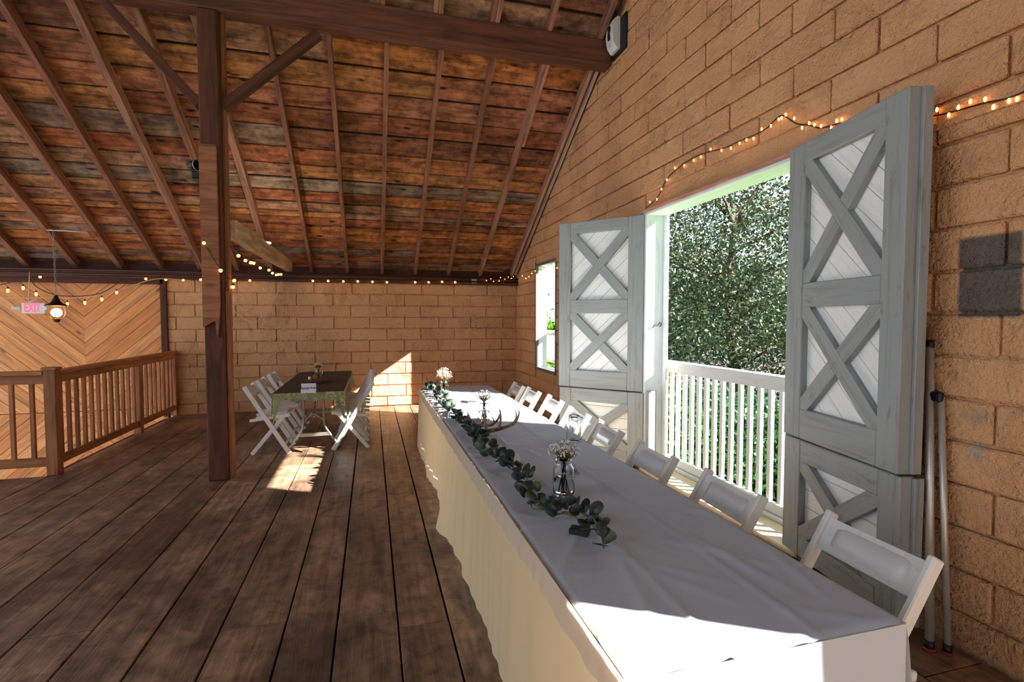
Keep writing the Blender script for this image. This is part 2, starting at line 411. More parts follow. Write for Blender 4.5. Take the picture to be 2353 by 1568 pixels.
# ------------------------------------------------------------------ block walls
wall_far = link('wall_far', box_mesh(9.9 - 3.98, 0.18, 2.36, 0, 'far'), M_block, None, frame((-0.26, D + 0.024 + 0.09, 1.16)))
props(wall_far, 'low tan painted concrete block wall at the far end of the loft', 'wall', kind='structure')
WI = wall_far.matrix_world.inverted()
zt = 2.225; row = 0
while zt > 0.01:
    zb = max(zt - COURSE, 0.0)
    x = -3.22
    first = -1.556 + (0.306 if row % 2 else 0.0) + random.uniform(-0.02, 0.02)
    joints = sorted([first + BL * k + random.uniform(-0.012, 0.012) for k in range(-4, 9)])
    edges = [-3.22] + [j for j in joints if -3.12 < j < XR - 0.08] + [XR + 0.0]
    for p, q in zip(edges[:-1], edges[1:]):
        t = random.uniform(-0.007, 0.003)
        o = board('block', q - p - random.uniform(0.006, 0.014), 0.05, zt - zb - random.uniform(0.006, 0.014), ((p + q) / 2, D + 0.025 + t, (zt + zb) / 2), (1, 0, 0), (0, 1, 0), M_block, wall_far, 0.009)
        o.matrix_basis = WI @ o.matrix_basis
    zt -= COURSE; row += 1

def gable_core():
    bm = bmesh.new()
    ys = [-7.6, OPEN2[0], OPEN2[1], RIDGE_Y, OPEN[0], OPEN[1], WIN[0], WIN[1], D + 0.2]
    def rz(y): return raf_z(y) + 0.2 if y >= RIDGE_Y else raf_z(2 * RIDGE_Y - y) + 0.2
    def add(y0, y1, z0, z1a, z1b):
        x0, x1 = XR + 0.026, XR + 0.2
        vs = [bm.verts.new(p) for p in ((x0, y0, z0), (x0, y1, z0), (x0, y1, z1b), (x0, y0, z1a), (x1, y0, z0), (x1, y1, z0), (x1, y1, z1b), (x1, y0, z1a))]
        for f in ((0, 3, 2, 1), (4, 5, 6, 7), (0, 1, 5, 4), (2, 3, 7, 6), (0, 4, 7, 3), (1, 2, 6, 5)): bm.faces.new([vs[i] for i in f])
    for y0, y1 in zip(ys[:-1], ys[1:]):
        if (y0, y1) in (OPEN, OPEN2): add(y0, y1, OPEN_Z, rz(y0), rz(y1)); add(y0, y1, -3, -0.06, -0.06)
        elif (y0, y1) == (WIN[0], WIN[1]): add(y0, y1, -3, WIN[2], WIN[2]); add(y0, y1, WIN[3], rz(y0), rz(y1))
        else: add(y0, y1, -3, rz(y0), rz(y1))
    return bm_mesh(bm, 'gable_core')
wall_right = link('wall_right', gable_core(), M_block)
props(wall_right, 'tall tan painted concrete block gable wall with door opening', 'wall', kind='structure')
zt = 2.225 + COURSE * 17; row = 17
while zt > 0.01:
    zb = max(zt - COURSE, 0.0)
    ymax = min(D, 9.5 - (zb - 2.42 - 0.10) / RS) if zb > 2.4 else D
    ymin = 1.15 if zt < 5 else 2.6
    spans = [(ymin, ymax)]
    if zb < OPEN_Z - 0.02: spans = [(ymin, OPEN[0] - 0.02), (OPEN[1] + 0.02, ymax)]
    if zb < WIN[3] and zt > WIN[2]:
        s2 = []
        for a, b in spans:
            if a < WIN[0] < b: s2 += [(a, WIN[0] - 0.01), (WIN[1] + 0.01, b)]
            else: s2.append((a, b))
        spans = s2
    for a, b in spans:
        if b - a < 0.06: continue
        off = (0.306 if row % 2 else 0.0) + 0.1
        js = [off + BL * k + random.uniform(-0.012, 0.012) for k in range(0, 18)]
        e = [a] + [j for j in js if a + 0.09 < j < b - 0.09] + [b]
        for p, q in zip(e[:-1], e[1:]):
            t = random.uniform(-0.010, 0.004)
            board('block', q - p - random.uniform(0.008, 0.014), zt - zb - random.uniform(0.008, 0.017), 0.05, (XR + 0.025 + t, (p + q) / 2, (zt + zb) / 2), (0, 1, 0), (0, 0, 1), M_block, wall_right, 0.010)
    zt -= COURSE; row -= 1

# painted timber linings and threshold of the door opening
lining = empty('trim_1', (XR, OPEN[1], 0), 0, 'white painted timber lining around the double door opening', 'door frame', kind='structure')
def lin_board(name, l, w, t, c, x, y, mat): 
    o = board(name, l, w, t, c, x, y, mat, lining); o.matrix_basis = Matrix.Translation((-XR, -OPEN[1], 0)) @ o.matrix_basis; return o
lin_board('jamb_board', OPEN_Z, 0.22, 0.03, (XR + 0.10, OPEN[1] - 0.015, OPEN_Z / 2), (0, 0, 1), (1, 0, 0), M_jamb)
lin_board('jamb_board', OPEN_Z, 0.22, 0.03, (XR + 0.10, OPEN[0] + 0.015, OPEN_Z / 2), (0, 0, 1), (1, 0, 0), M_jamb)
lin_board('head_board', OPEN[1] - OPEN[0], 0.22, 0.03, (XR + 0.10, sum(OPEN) / 2, OPEN_Z - 0.015), (0, 1, 0), (1, 0, 0), M_jamb)
lin_board('casing_strip', OPEN[1] - OPEN[0] + 0.1, 0.035, 0.03, (XR - 0.008, sum(OPEN) / 2, OPEN_Z + 0.01), (0, 1, 0), (0, 0, 1), M_rake)
lin_board('casing_strip', OPEN_Z, 0.05, 0.025, (XR + 0.0, OPEN[1] + 0.012, OPEN_Z / 2), (0, 0, 1), (0, 1, 0), M_jamb)
lin_board('exterior_casing', OPEN_Z, 0.10, 0.03, (XR + 0.205, OPEN[1] - 0.04, OPEN_Z / 2), (0, 0, 1), (0, 1, 0), M_jamb)
lin_board('exterior_casing', OPEN_Z, 0.10, 0.03, (XR + 0.205, OPEN[0] + 0.04, OPEN_Z / 2), (0, 0, 1), (0, 1, 0), M_jamb)
lin_board('lower_stop', 0.82, 0.09, 0.05, (XR + 0.06, OPEN[1] - 0.05, 0.43), (0, 0, 1), (1, 0, 0), M_grey)
lk = bmesh.new(); hk = on(1508, 748, 1, OPEN[1] - 0.04)
tube_bm(lk, smooth_path([(hk.x - 0.05, hk.y - 0.01, hk.z - 0.03), (hk.x - 0.03, hk.y - 0.02, hk.z + 0.01), (hk.x, hk.y - 0.015, hk.z - 0.005), (hk.x + 0.035, hk.y - 0.02, hk.z + 0.03), (hk.x + 0.05, hk.y - 0.01, hk.z + 0.005), (hk.x + 0.03, hk.y - 0.015, hk.z - 0.01)], 5), 0.005, 6)
o = link('hook_latch', bm_mesh(lk, 'hook', True), M_black, lining, Matrix.Translation((-XR, -OPEN[1], 0)))
sill = link('trim_2', box_mesh(OPEN[1] - OPEN[0] + 0.1, 0.46, 0.09, 0.012, 'sill'), M_concrete, None, frame((XR + 0.21, sum(OPEN) / 2, -0.02), (0, 1, 0), (-1, 0, 0)))
props(sill, 'rough chipped cream sill below the white balcony railing', 'door sill', kind='structure')

# small window with dark frame
win = empty('window_1', (XR, WIN[0], WIN[2]), 0, 'narrow dark framed window beside the open barn door', 'window', kind='structure')
def wpart(name, l, w, t, c, x, y, mat):
    o = board(name, l, w, t, c, x, y, mat, win, 0.003); o.matrix_basis = Matrix.Translation((-XR, -WIN[0], -WIN[2])) @ o.matrix_basis
h = WIN[3] - WIN[2]; wc = (WIN[0] + WIN[1]) / 2; zc = (WIN[2] + WIN[3]) / 2
for y in (WIN[0] + 0.02, WIN[1] - 0.02): wpart('frame_side', h, 0.05, 0.04, (XR + 0.02, y, zc), (0, 0, 1), (1, 0, 0), M_wframe)
for z in (WIN[2] + 0.025, WIN[3] - 0.02): wpart('frame_rail', WIN[1] - WIN[0], 0.06, 0.05, (XR + 0.02, wc, z), (0, 1, 0), (1, 0, 0), M_wframe)
wpart('jamb_board', h, 0.15, 0.03, (XR + 0.125, WIN[1] - 0.015, zc), (0, 0, 1), (1, 0, 0), M_jamb)
wpart('jamb_board', h, 0.15, 0.03, (XR + 0.125, WIN[0] + 0.015, zc), (0, 0, 1), (1, 0, 0), M_jamb)
wpart('head_board', WIN[1] - WIN[0], 0.15, 0.03, (XR + 0.125, wc, WIN[3] - 0.015), (0, 1, 0), (1, 0, 0), M_jamb)
wpart('sill_board', WIN[1] - WIN[0], 0.2, 0.04, (XR + 0.13, wc, WIN[2] + 0.02), (0, 1, 0), (1, 0, 0), M_jamb)
bm = bmesh.new(); vs = [bm.verts.new(p) for p in ((0, 0.04, 0.05), (0, WIN[1] - WIN[0] - 0.04, 0.05), (0, WIN[1] - WIN[0] - 0.04, h - 0.04), (0, 0.04, h - 0.04))]; bm.faces.new(vs)
gm = Mat('window_glass'); gm.N.remove(gm.b); tr = gm.new('ShaderNodeBsdfTransparent'); gl = gm.new('ShaderNodeBsdfGlossy'); gl.inputs['Roughness'].default_value = 0.02
mx = gm.new('ShaderNodeMixShader'); mx.inputs[0].default_value = 0.06; gm.L.new(tr.outputs[0], mx.inputs[1]); gm.L.new(gl.outputs[0], mx.inputs[2]); gm.L.new(mx.outputs[0], gm.out.inputs[0])
link('pane', bm_mesh(bm, 'pane'), gm.m, win, Matrix.Translation((0.03, 0, 0)))

# pine chevron wall behind the stairwell
CX = -4.36
wall_left = link('wall_left', box_mesh(5.6, 0.06, 5.4, 0, 'chev'), M_trim, None, frame((-6.02, D + 0.09, -0.42)))
props(wall_left, 'honey coloured diagonal pine board wall behind the stair railing', 'wall', kind='structure')
CI = wall_left.matrix_world.inverted()
def chevron(x0, x1, z0, z1, sign, wdt=0.155):
    ang = math.radians(42) * sign
    ux, uz = math.cos(ang), math.sin(ang); vx, vz = -uz, ux
    cs = [(x0, z0), (x1, z0), (x1, z1), (x0, z1)]
    vv = [c[0] * vx + c[1] * vz for c in cs]
    k = min(vv)
    while k < max(vv):
        p = cs
        p = clip_poly(p, vx, vz, k + wdt - 0.004)
        if len(p) > 2: p = clip_poly(p, -vx, -vz, -k - 0.002)
        if len(p) > 2:
            mx_ = sum(q[0] for q in p) / len(p); mz_ = sum(q[1] for q in p) / len(p)
            loc = [((q[0] - mx_) * ux + (q[1] - mz_) * uz, (q[0] - mx_) * vx + (q[1] - mz_) * vz) for q in p]
            M = frame((mx_, D + 0.055, mz_), (ux, 0, uz), (vx, 0, vz))
            link('board', prism_mesh(loc, 0.0, 0.02 + random.uniform(0, 0.002), 'chevron_board'), M_pine, wall_left, CI @ M)
        k += wdt
chevron(CX, -3.24, 0.12, 2.22, 1); chevron(-6.4, CX, 0.12, 2.22, -1)
chevron(CX, -3.24, -2.4, 0.11, -1); chevron(-6.4, CX, -2.4, 0.11, 1)
tp = board('trim_3', 2.26, 0.09, 0.1, (-3.235, D - 0.0, 1.12), (0, 0, 1), (1, 0, 0), M_trim); props(tp, 'dark trim post where block wall meets pine boards', 'trim', kind='structure')
well = board('trim_4', 2.6, 3.4, 0.06, (-3.02, 7.85, -1.34), (0, 0, 1), (0, 1, 0), M_pine); props(well, 'pine side lining below the stair railing', 'trim', kind='structure')

# wall plate along the far wall, with conduits
plate = board('trim_5', 9.6, 0.14, 0.13, (-2.1, D - 0.04, 2.285), (1, 0, 0), (0, 1, 0), M_beam); props(plate, 'dark timber wall plate carrying the rafters above block wall', 'wall plate', kind='structure')
for k, (z, yy) in enumerate(((2.335, D - 0.13), (2.27, D - 0.125))):
    tube('conduit', [(-4.7, yy - (D - 0.04), z - 2.285), (4.8, yy - (D - 0.04), z - 2.285)], 0.016, M_pipe, plate)
head = board('trim_6', 3.4, 0.1, 0.1, (-4.93, D, 2.19), (1, 0, 0), (0, 1, 0), M_trim); props(head, 'dark header over the pine board wall', 'trim', kind='structure')

blk = board('trim_8', 9.9, 0.05, 0.50, (-2.2, D + 0.16, 2.40), (1, 0, 0), (0, 1, 0), M_trim); props(blk, 'dark blocking board closing the eaves above the wall plate', 'trim', kind='structure')
# ------------------------------------------------------------------ roof
SL = Vector((0, CA, -SA)); UPN = Vector((0, SA, CA)); XA = Vector((1, 0, 0))
roof_L = (9.75 - RIDGE_Y) / CA
def slope_pt(x, y, perp): return Vector((x, y, raf_z(y))) + UPN * perp
ceiling = link('ceiling', box_mesh(9.9, roof_L, 0.05, 0, 'deck'), M_shingle, None, frame(slope_pt(-2.2, (9.75 + RIDGE_Y) / 2, 0.195), XA, SL))
props(ceiling, 'open sloping roof of rough orange brown boards on rafters', 'roof', kind='structure')
RI = ceiling.matrix_world.inverted()
c2 = link('roof_far_side', box_mesh(9.9, roof_L, 0.05, 0, 'deck2'), M_shingle, None, frame(Vector((-2.2, RIDGE_Y - (9.75 - RIDGE_Y) / 2, raf_z((9.75 + RIDGE_Y) / 2))) + Vector((0, -SA, CA)) * 0.195, XA, (0, -CA, -SA)))
c2.name = 'ceiling_slope'; props(c2, 'roof slope on the near side of the ridge', 'roof', kind='structure')
def rp(o): o.matrix_basis = RI @ o.matrix_basis; return o
widths = [0.10, 0.13, 0.17, 0.18, 0.19, 0.19, 0.20, 0.17, 0.14, 0.20, 0.235, 0.25, 0.25, 0.29, 0.33, 0.31, 0.30, 0.34, 0.33, 0.3, 0.34, 0.32, 0.3]
RX = [2.62, 2.0, 1.40, 0.79, 0.2, -0.40, -0.99, -1.64, -2.16, -2.70, -3.28, -3.85, -4.45, -5.08, -5.70, -6.3]
yy = 9.62
for i, w in enumerate(widths):
    yc = yy - (w / 2) * CA
    x = XR - 0.015; cuts = []
    # joints fall on rafters
    rs = [r for r in RX if r < 2.3]; k = random.randint(2, 5); k0 = 0; e = [x]
    while k < len(rs):
        e.append(rs[k]); k += random.randint(4, 7)
    e.append(-6.9)
    for p, q in zip(e[:-1], e[1:]):
        gap = random.uniform(0.016, 0.034)
        o = board('board', p - q - 0.004, w - gap, 0.024, slope_pt((p + q) / 2, yc + random.uniform(-0.003, 0.003), 0.133 + 0.012 + random.uniform(0, 0.006)), XA, SL, M_roof, ceiling, 0.002); rp(o)
    yy -= w * CA
for i, x in enumerate(RX):
    y0, y1 = 9.56, 5.60
    j = random.uniform(-0.02, 0.02)
    a = slope_pt(x, y0, 0.065); b = slope_pt(x + j, y1, 0.065)
    wr = 0.052 if x > -1.2 else random.uniform(0.06, 0.085)
    rp(bar('rafter', a, b, wr, 0.13, XA, M_rafter, ceiling))
    xs = x - 0.05
    a = slope_pt(xs, 5.62, 0.065); b = slope_pt(xs, RIDGE_Y, 0.065)
    rp(bar('rafter', a, b, 0.05, 0.13, XA, M_rafter, ceiling))
    if -1.5 < x < 1.9:
        rp(bar('rafter_splice', slope_pt(xs - 0.05, 5.52, 0.06), slope_pt(xs - 0.05, 5.05 - 0.15 * (i % 3), 0.06), 0.045, 0.11, XA, M_rafter, ceiling))
rp(bar('rafter_splice', slope_pt(2.055, 5.75, 0.05), slope_pt(2.055, 6.9, 0.055), 0.035, 0.1, XA, M_rake, ceiling))
# rake strips along the gable wall
rp(bar('rake_strip', slope_pt(2.672, 9.5, 0.02), slope_pt(2.672, 5.75, 0.02), 0.04, 0.05, XA, M_rake, ceiling))
rp(bar('rake_strip', slope_pt(2.60, 9.5, -0.012), slope_pt(2.60, 5.75, -0.012), 0.03, 0.02, XA, M_rake, ceiling))
for q in range(2):
    bm = bmesh.new(); tube_bm(bm, [slope_pt(2.69 - 0.0 * q, 9.4, -0.01 - 0.03 * q), slope_pt(2.69, 5.8, -0.01 - 0.03 * q)], 0.009, 6)
    rp(link('cable', bm_mesh(bm, 'cable', True), M_darkcord if q else M_cord, ceiling, Matrix.Identity(4)))

# ------------------------------------------------------------------ purlin beam and post
beam = board('purlin_beam', 9.6, 0.20, 0.28, (-2.1, 5.60, 4.635), (1, 0, 0), (0, 1, 0), M_beam, None, 0.012)
props(beam, 'long dark purlin beam crossing under the rafters', 'beam')
PXC, PYC = -1.455, 5.60
post = empty('timber_post', (PXC, PYC, 0), 0, 'square dark timber post with pale boards nailed to its upper half', 'post')
board('post_shaft', 4.492, 0.175, 0.19, (0, 0, 2.246), (0, 0, 1), (1, 0, 0), M_beam, post, 0.012)
# pale boards nailed on: front one ends in a splintered tip
pts = [(-0.073, 0), (-0.073, 1.72), (0.073, 1.72), (0.073, 0.20), (0.060, 0.05), (0.045, -0.10), (0.035, 0.04), (0.03, 0.06)]
link('nailed_board', prism_mesh(pts, 0, 0.045, 'nailed_board'), M_clad, post, frame((-0.012, -0.092, 1.50), (1, 0, 0), (0, 0, 1)))
board('nailed_board', 3.0, 0.10, 0.032, (0.104, 0.03, 3.0), (0, 0, 1), (0, 1, 0), M_clad, post)
board('nailed_board', 1.9, 0.13, 0.03, (0.104, 0.01, 0.9), (0, 0, 1), (0, 1, 0), M_clad, post)
bar('knee_brace', (0.10, 0, 3.62), (0.98, 0, 4.44), 0.09, 0.085, (0, 1, 0), M_beam, post)
bar('knee_brace', (-0.10, 0, 3.62), (-0.84, 0, 4.44), 0.09, 0.085, (0, 1, 0), M_beam, post)
tie = board('tie_beam', 3.75, 0.10, 0.19, (-1.335, 7.57, 2.475), (0, 1, 0), (-1, 0, 0), M_tie, None, 0.008)
props(tie, 'pale weathered tie beam running from post to the far wall plate', 'beam')

# ------------------------------------------------------------------ stair railing
RLX = -3.12; RLY = 6.20
rail = empty('stair_railing', (RLX, RLY, 0), 0, 'brown wooden railing with square balusters around the stairwell', 'railing')
def rpt(name, l, w, t, c, x, y, m=M_rail, b=0.004): return board(name, l, w, t, c, x, y, m, rail, b)
rpt('newel_post', 1.07, 0.10, 0.10, (0, 0, 0.535), (0, 0, 1), (1, 0, 0)); rpt('post_cap', 0.125, 0.125, 0.025, (0, 0, 1.08), (1, 0, 0), (0, 1, 0))
YE = D - RLY - 0.02
rpt('newel_post', 1.02, 0.09, 0.09, (0, 1.95, 0.50), (0, 0, 1), (1, 0, 0)); rpt('newel_post', 1.04, 0.09, 0.07, (0, YE - 0.03, 0.52), (0, 0, 1), (1, 0, 0))
for a, b in ((0.05, 1.90), (2.0, YE - 0.07)):
    rpt('bottom_rail', b - a, 0.04, 0.085, (0, (a + b) / 2, 0.13), (0, 1, 0), (-1, 0, 0))
    n = int((b - a) / 0.152)
    for k in range(n):
        rpt('baluster', 0.83, 0.036, 0.036, (0.0, a + (k + 0.5) * (b - a) / n, 0.575), (0, 0, 1), (1, 0, 0), M_rail, 0.003)
rpt('top_rail', YE - 0.05, 0.12, 0.04, (0, YE / 2 + 0.03, 1.035), (0, 1, 0), (-1, 0, 0)); rpt('under_rail', YE - 0.1, 0.04, 0.08, (0.03, YE / 2, 0.975), (0, 1, 0), (-1, 0, 0))
XL = -3.4
rpt('top_rail', -XL, 0.12, 0.04, (XL / 2 - 0.05, 0, 1.035), (1, 0, 0), (0, 1, 0)); rpt('under_rail', -XL, 0.04, 0.09, (XL / 2 - 0.05, 0.0, 0.97), (1, 0, 0), (0, 1, 0)); rpt('bottom_rail', -XL, 0.04, 0.09, (XL / 2 - 0.05, 0, 0.13), (1, 0, 0), (0, 1, 0))
for k in range(20): rpt('baluster', 0.83, 0.036, 0.036, (-0.17 - 0.167 * k, 0.0, 0.575), (0, 0, 1), (1, 0, 0), M_rail, 0.003)

# ------------------------------------------------------------------ barn doors (each leaf turns on its own)
def door_leaf(name, hinge, free, z0, z1, upper, boards_sign, thick, label):
    H = Vector((hinge[0], hinge[1], 0)); F = Vector((free[0], free[1], 0)); u = (F - H).normalized(); W = (F - H).length
    n = Vector((u.y, -u.x, 0))
    if n.dot(CAMP - H) < 0: n = -n          # n points into the room; the leaf body lies behind it
    root = empty(name, (H.x, H.y, z0), math.atan2(u.y, u.x), label, 'barn door', kind='structure')
    side = 1 if Vector((-u.y, u.x, 0)).dot(n) > 0 else -1     # local +y or -y faces the room
    hgt = z1 - z0
    def face(nm, l, w, t, cx, cz, ang, depth, mat, bev=0.005):
        # a board whose outer face lies `depth` behind the leaf's front
        x = Vector((math.cos(ang), 0, math.sin(ang))); y = Vector((-math.sin(ang), 0, math.cos(ang)))
        return board(nm, l, w, t, (cx, side * (-depth - t / 2), cz), x, y, mat, root, bev)
    sh, sf = 0.165, 0.14
    T = thick
    face('stile', hgt, sh, T, sh / 2, hgt / 2, math.pi / 2, 0.0, M_grey); face('stile', hgt, sf, T, W - sf / 2, hgt / 2, math.pi / 2, 0.0, M_grey)
    pw = W - sh - sf; px0 = sh; pc = sh + pw / 2
    if upper:
        rails = [(0.0, 0.19), (hgt * 0.4485, hgt * 0.4485 + 0.15), (hgt - 0.125, hgt)]
    else:
        rails = [(0.0, 0.13), (hgt - 0.14, hgt)]
    for a, b in rails: face('rail', pw, b - a, T, pc, (a + b) / 2, 0, 0.001, M_grey)
    for (a0, a1), (b0, b1) in zip(rails[:-1], rails[1:]):
        z_lo, z_hi = a1, b0; ph = z_hi - z_lo; zc_ = (z_lo + z_hi) / 2
        # diagonal (or level) panel boards
        ang = math.radians(42) * boards_sign if upper else 0.0
        ux, uz = math.cos(ang), math.sin(ang); vx, vz = -uz, ux
        cs = [(px0, z_lo), (px0 + pw, z_lo), (px0 + pw, z_hi), (px0, z_hi)]
        vv = [c[0] * vx + c[1] * vz for c in cs]; k = min(vv) - random.uniform(0, 0.05); wd = 0.115
        while k < max(vv):
            p = clip_poly(cs, vx, vz, k + wd - 0.004)
            if len(p) > 2: p = clip_poly(p, -vx, -vz, -k)
            if len(p) > 2:
                mx_ = sum(q[0] for q in p) / len(p); mz_ = sum(q[1] for q in p) / len(p)
                loc = [((q[0] - mx_) * ux + (q[1] - mz_) * uz, (q[0] - mx_) * vx + (q[1] - mz_) * vz) for q in p]
                M = frame((mx_, side * (-0.045 - 0.01), mz_), (ux, 0, uz), (vx, 0, vz))
                link('panel_board', prism_mesh(loc, -0.01, 0.01, 'panel_board'), M_white, root, M)
            k += wd
        board('backing_panel', pw, ph, 0.015, (pc, side * (-0.078), zc_), (1, 0, 0), (0, 0, 1), M_grey, root, 0)
        # crossed braces, one whole, the other in two halves, clipped to the panel
        bw = 0.095; dl = math.hypot(pw, ph); a1_ = math.atan2(ph, pw)
        for s, halves in ((boards_sign, 0), (-boards_sign, 1)):
            an = a1_ * s; bx, bz = math.cos(an), math.sin(an); wx, wz = -bz, bx
            c0 = pc * wx + zc_ * wz
            base = clip_poly(clip_poly(cs, wx, wz, c0 + bw / 2), -wx, -wz, -(c0 - bw / 2))
            parts = [base]
            if halves:
                an2 = -an; ox, oz = -math.sin(an2), math.cos(an2); oc = pc * ox + zc_ * oz
                parts = [clip_poly(base, ox, oz, oc - bw / 2 - 0.002), clip_poly(base, -ox, -oz, -(oc + bw / 2 + 0.002))]
            for p in parts:
                mx_ = sum(q[0] for q in p) / len(p); mz_ = sum(q[1] for q in p) / len(p)
                loc = [((q[0] - mx_) * bx + (q[1] - mz_) * bz, (q[0] - mx_) * wx + (q[1] - mz_) * wz) for q in p]
                M = frame((mx_, side * (-0.024), mz_), (bx, 0, bz), (wx, 0, wz))
                link('cross_brace', prism_mesh(loc, -0.020, 0.020, 'cross_brace'), M_grey, root, M)
    # weather strips on the free edge
    board('edge_strip', hgt - 0.01, 0.02, 0.05, (W + 0.010, side * (-0.085), hgt / 2), (0, 0, 1), (1, 0, 0), M_grey, root, 0.003)
    return root
LH, LF = (2.684, 4.707), (2.038, 5.428)
RH, RF = (2.651, 2.795), (2.459, 1.879)
door_leaf('door_1', LH, LF, 0.825, 2.64, True, -1, 0.055, 'upper leaf of the sunlit grey barn door with two white crossed panels')
door_leaf('door_2', (2.684, 4.690), (2.038, 5.40), 0.06, 0.815, False, -1, 0.055, 'lower leaf of the sunlit grey barn door behind the chair backs')
door_leaf('door_3', RH, RF, 0.82, 2.68, True, -1, 0.075, 'large upper leaf of the grey barn door nearest the leaning poles')
door_leaf('door_4', (2.655, 2.79), (2.47, 1.87), 0.06, 0.81, False, -1, 0.075, 'lower leaf of the grey barn door behind the nearest chair')

# ------------------------------------------------------------------ balcony railing outside and window guard
RX0 = XR + 0.33
br = empty('balcony_railing', (RX0, 2.6, 0), 0, 'white balcony railing with square balusters outside the barn doors', 'railing')
def bpt(name, l, w, t, c, x, y): return board(name, l, w, t, c, x, y, M_railw, br, 0.004)
bpt('top_rail', 1.55, 0.10, 0.05, (0, 0.775, 1.115), (0, 1, 0), (-1, 0, 0)); bpt('top_rail', 1.2, 0.10, 0.05, (0.004, 2.155, 1.113), (0, 1, 0), (-1, 0, 0))
bpt('under_rail', 2.75, 0.035, 0.07, (-0.02, 1.375, 1.06), (0, 1, 0), (-1, 0, 0)); bpt('bottom_rail', 2.75, 0.045, 0.08, (-0.01, 1.375, 0.10), (0, 1, 0), (-1, 0, 0)); bpt('ledge', 2.75, 0.14, 0.03, (0.0, 1.375, 0.04), (0, 1, 0), (-1, 0, 0))
for k in range(24): bpt('baluster', 0.92, 0.038, 0.038, (0.02, 0.06 + 0.116 * k, 0.59), (0, 0, 1), (1, 0, 0))
wg = empty('window_guard', (XR + 0.30, 6.9, 0.8), 0, 'small grey slatted guard rail outside the narrow window', 'railing')
def gpt(name, l, w, t, c, x, y): return board(name, l, w, t, c, x, y, M_railw, wg, 0.003)
gpt('top_rail', 2.1, 0.08, 0.06, (0, 1.05, 0.55), (0, 1, 0), (-1, 0, 0)); gpt('bottom_rail', 2.1, 0.06, 0.06, (0, 1.05, 0.06), (0, 1, 0), (-1, 0, 0))
for q in (0.35, 1.75):
    for z in (0.06, 0.55): gpt('bracket', 0.12, 0.04, 0.04, (-0.065, q, z), (1, 0, 0), (0, 1, 0))
for k in range(18): gpt('baluster', 0.45, 0.035, 0.035, (0, 0.06 + 0.117 * k, 0.30), (0, 0, 1), (1, 0, 0))

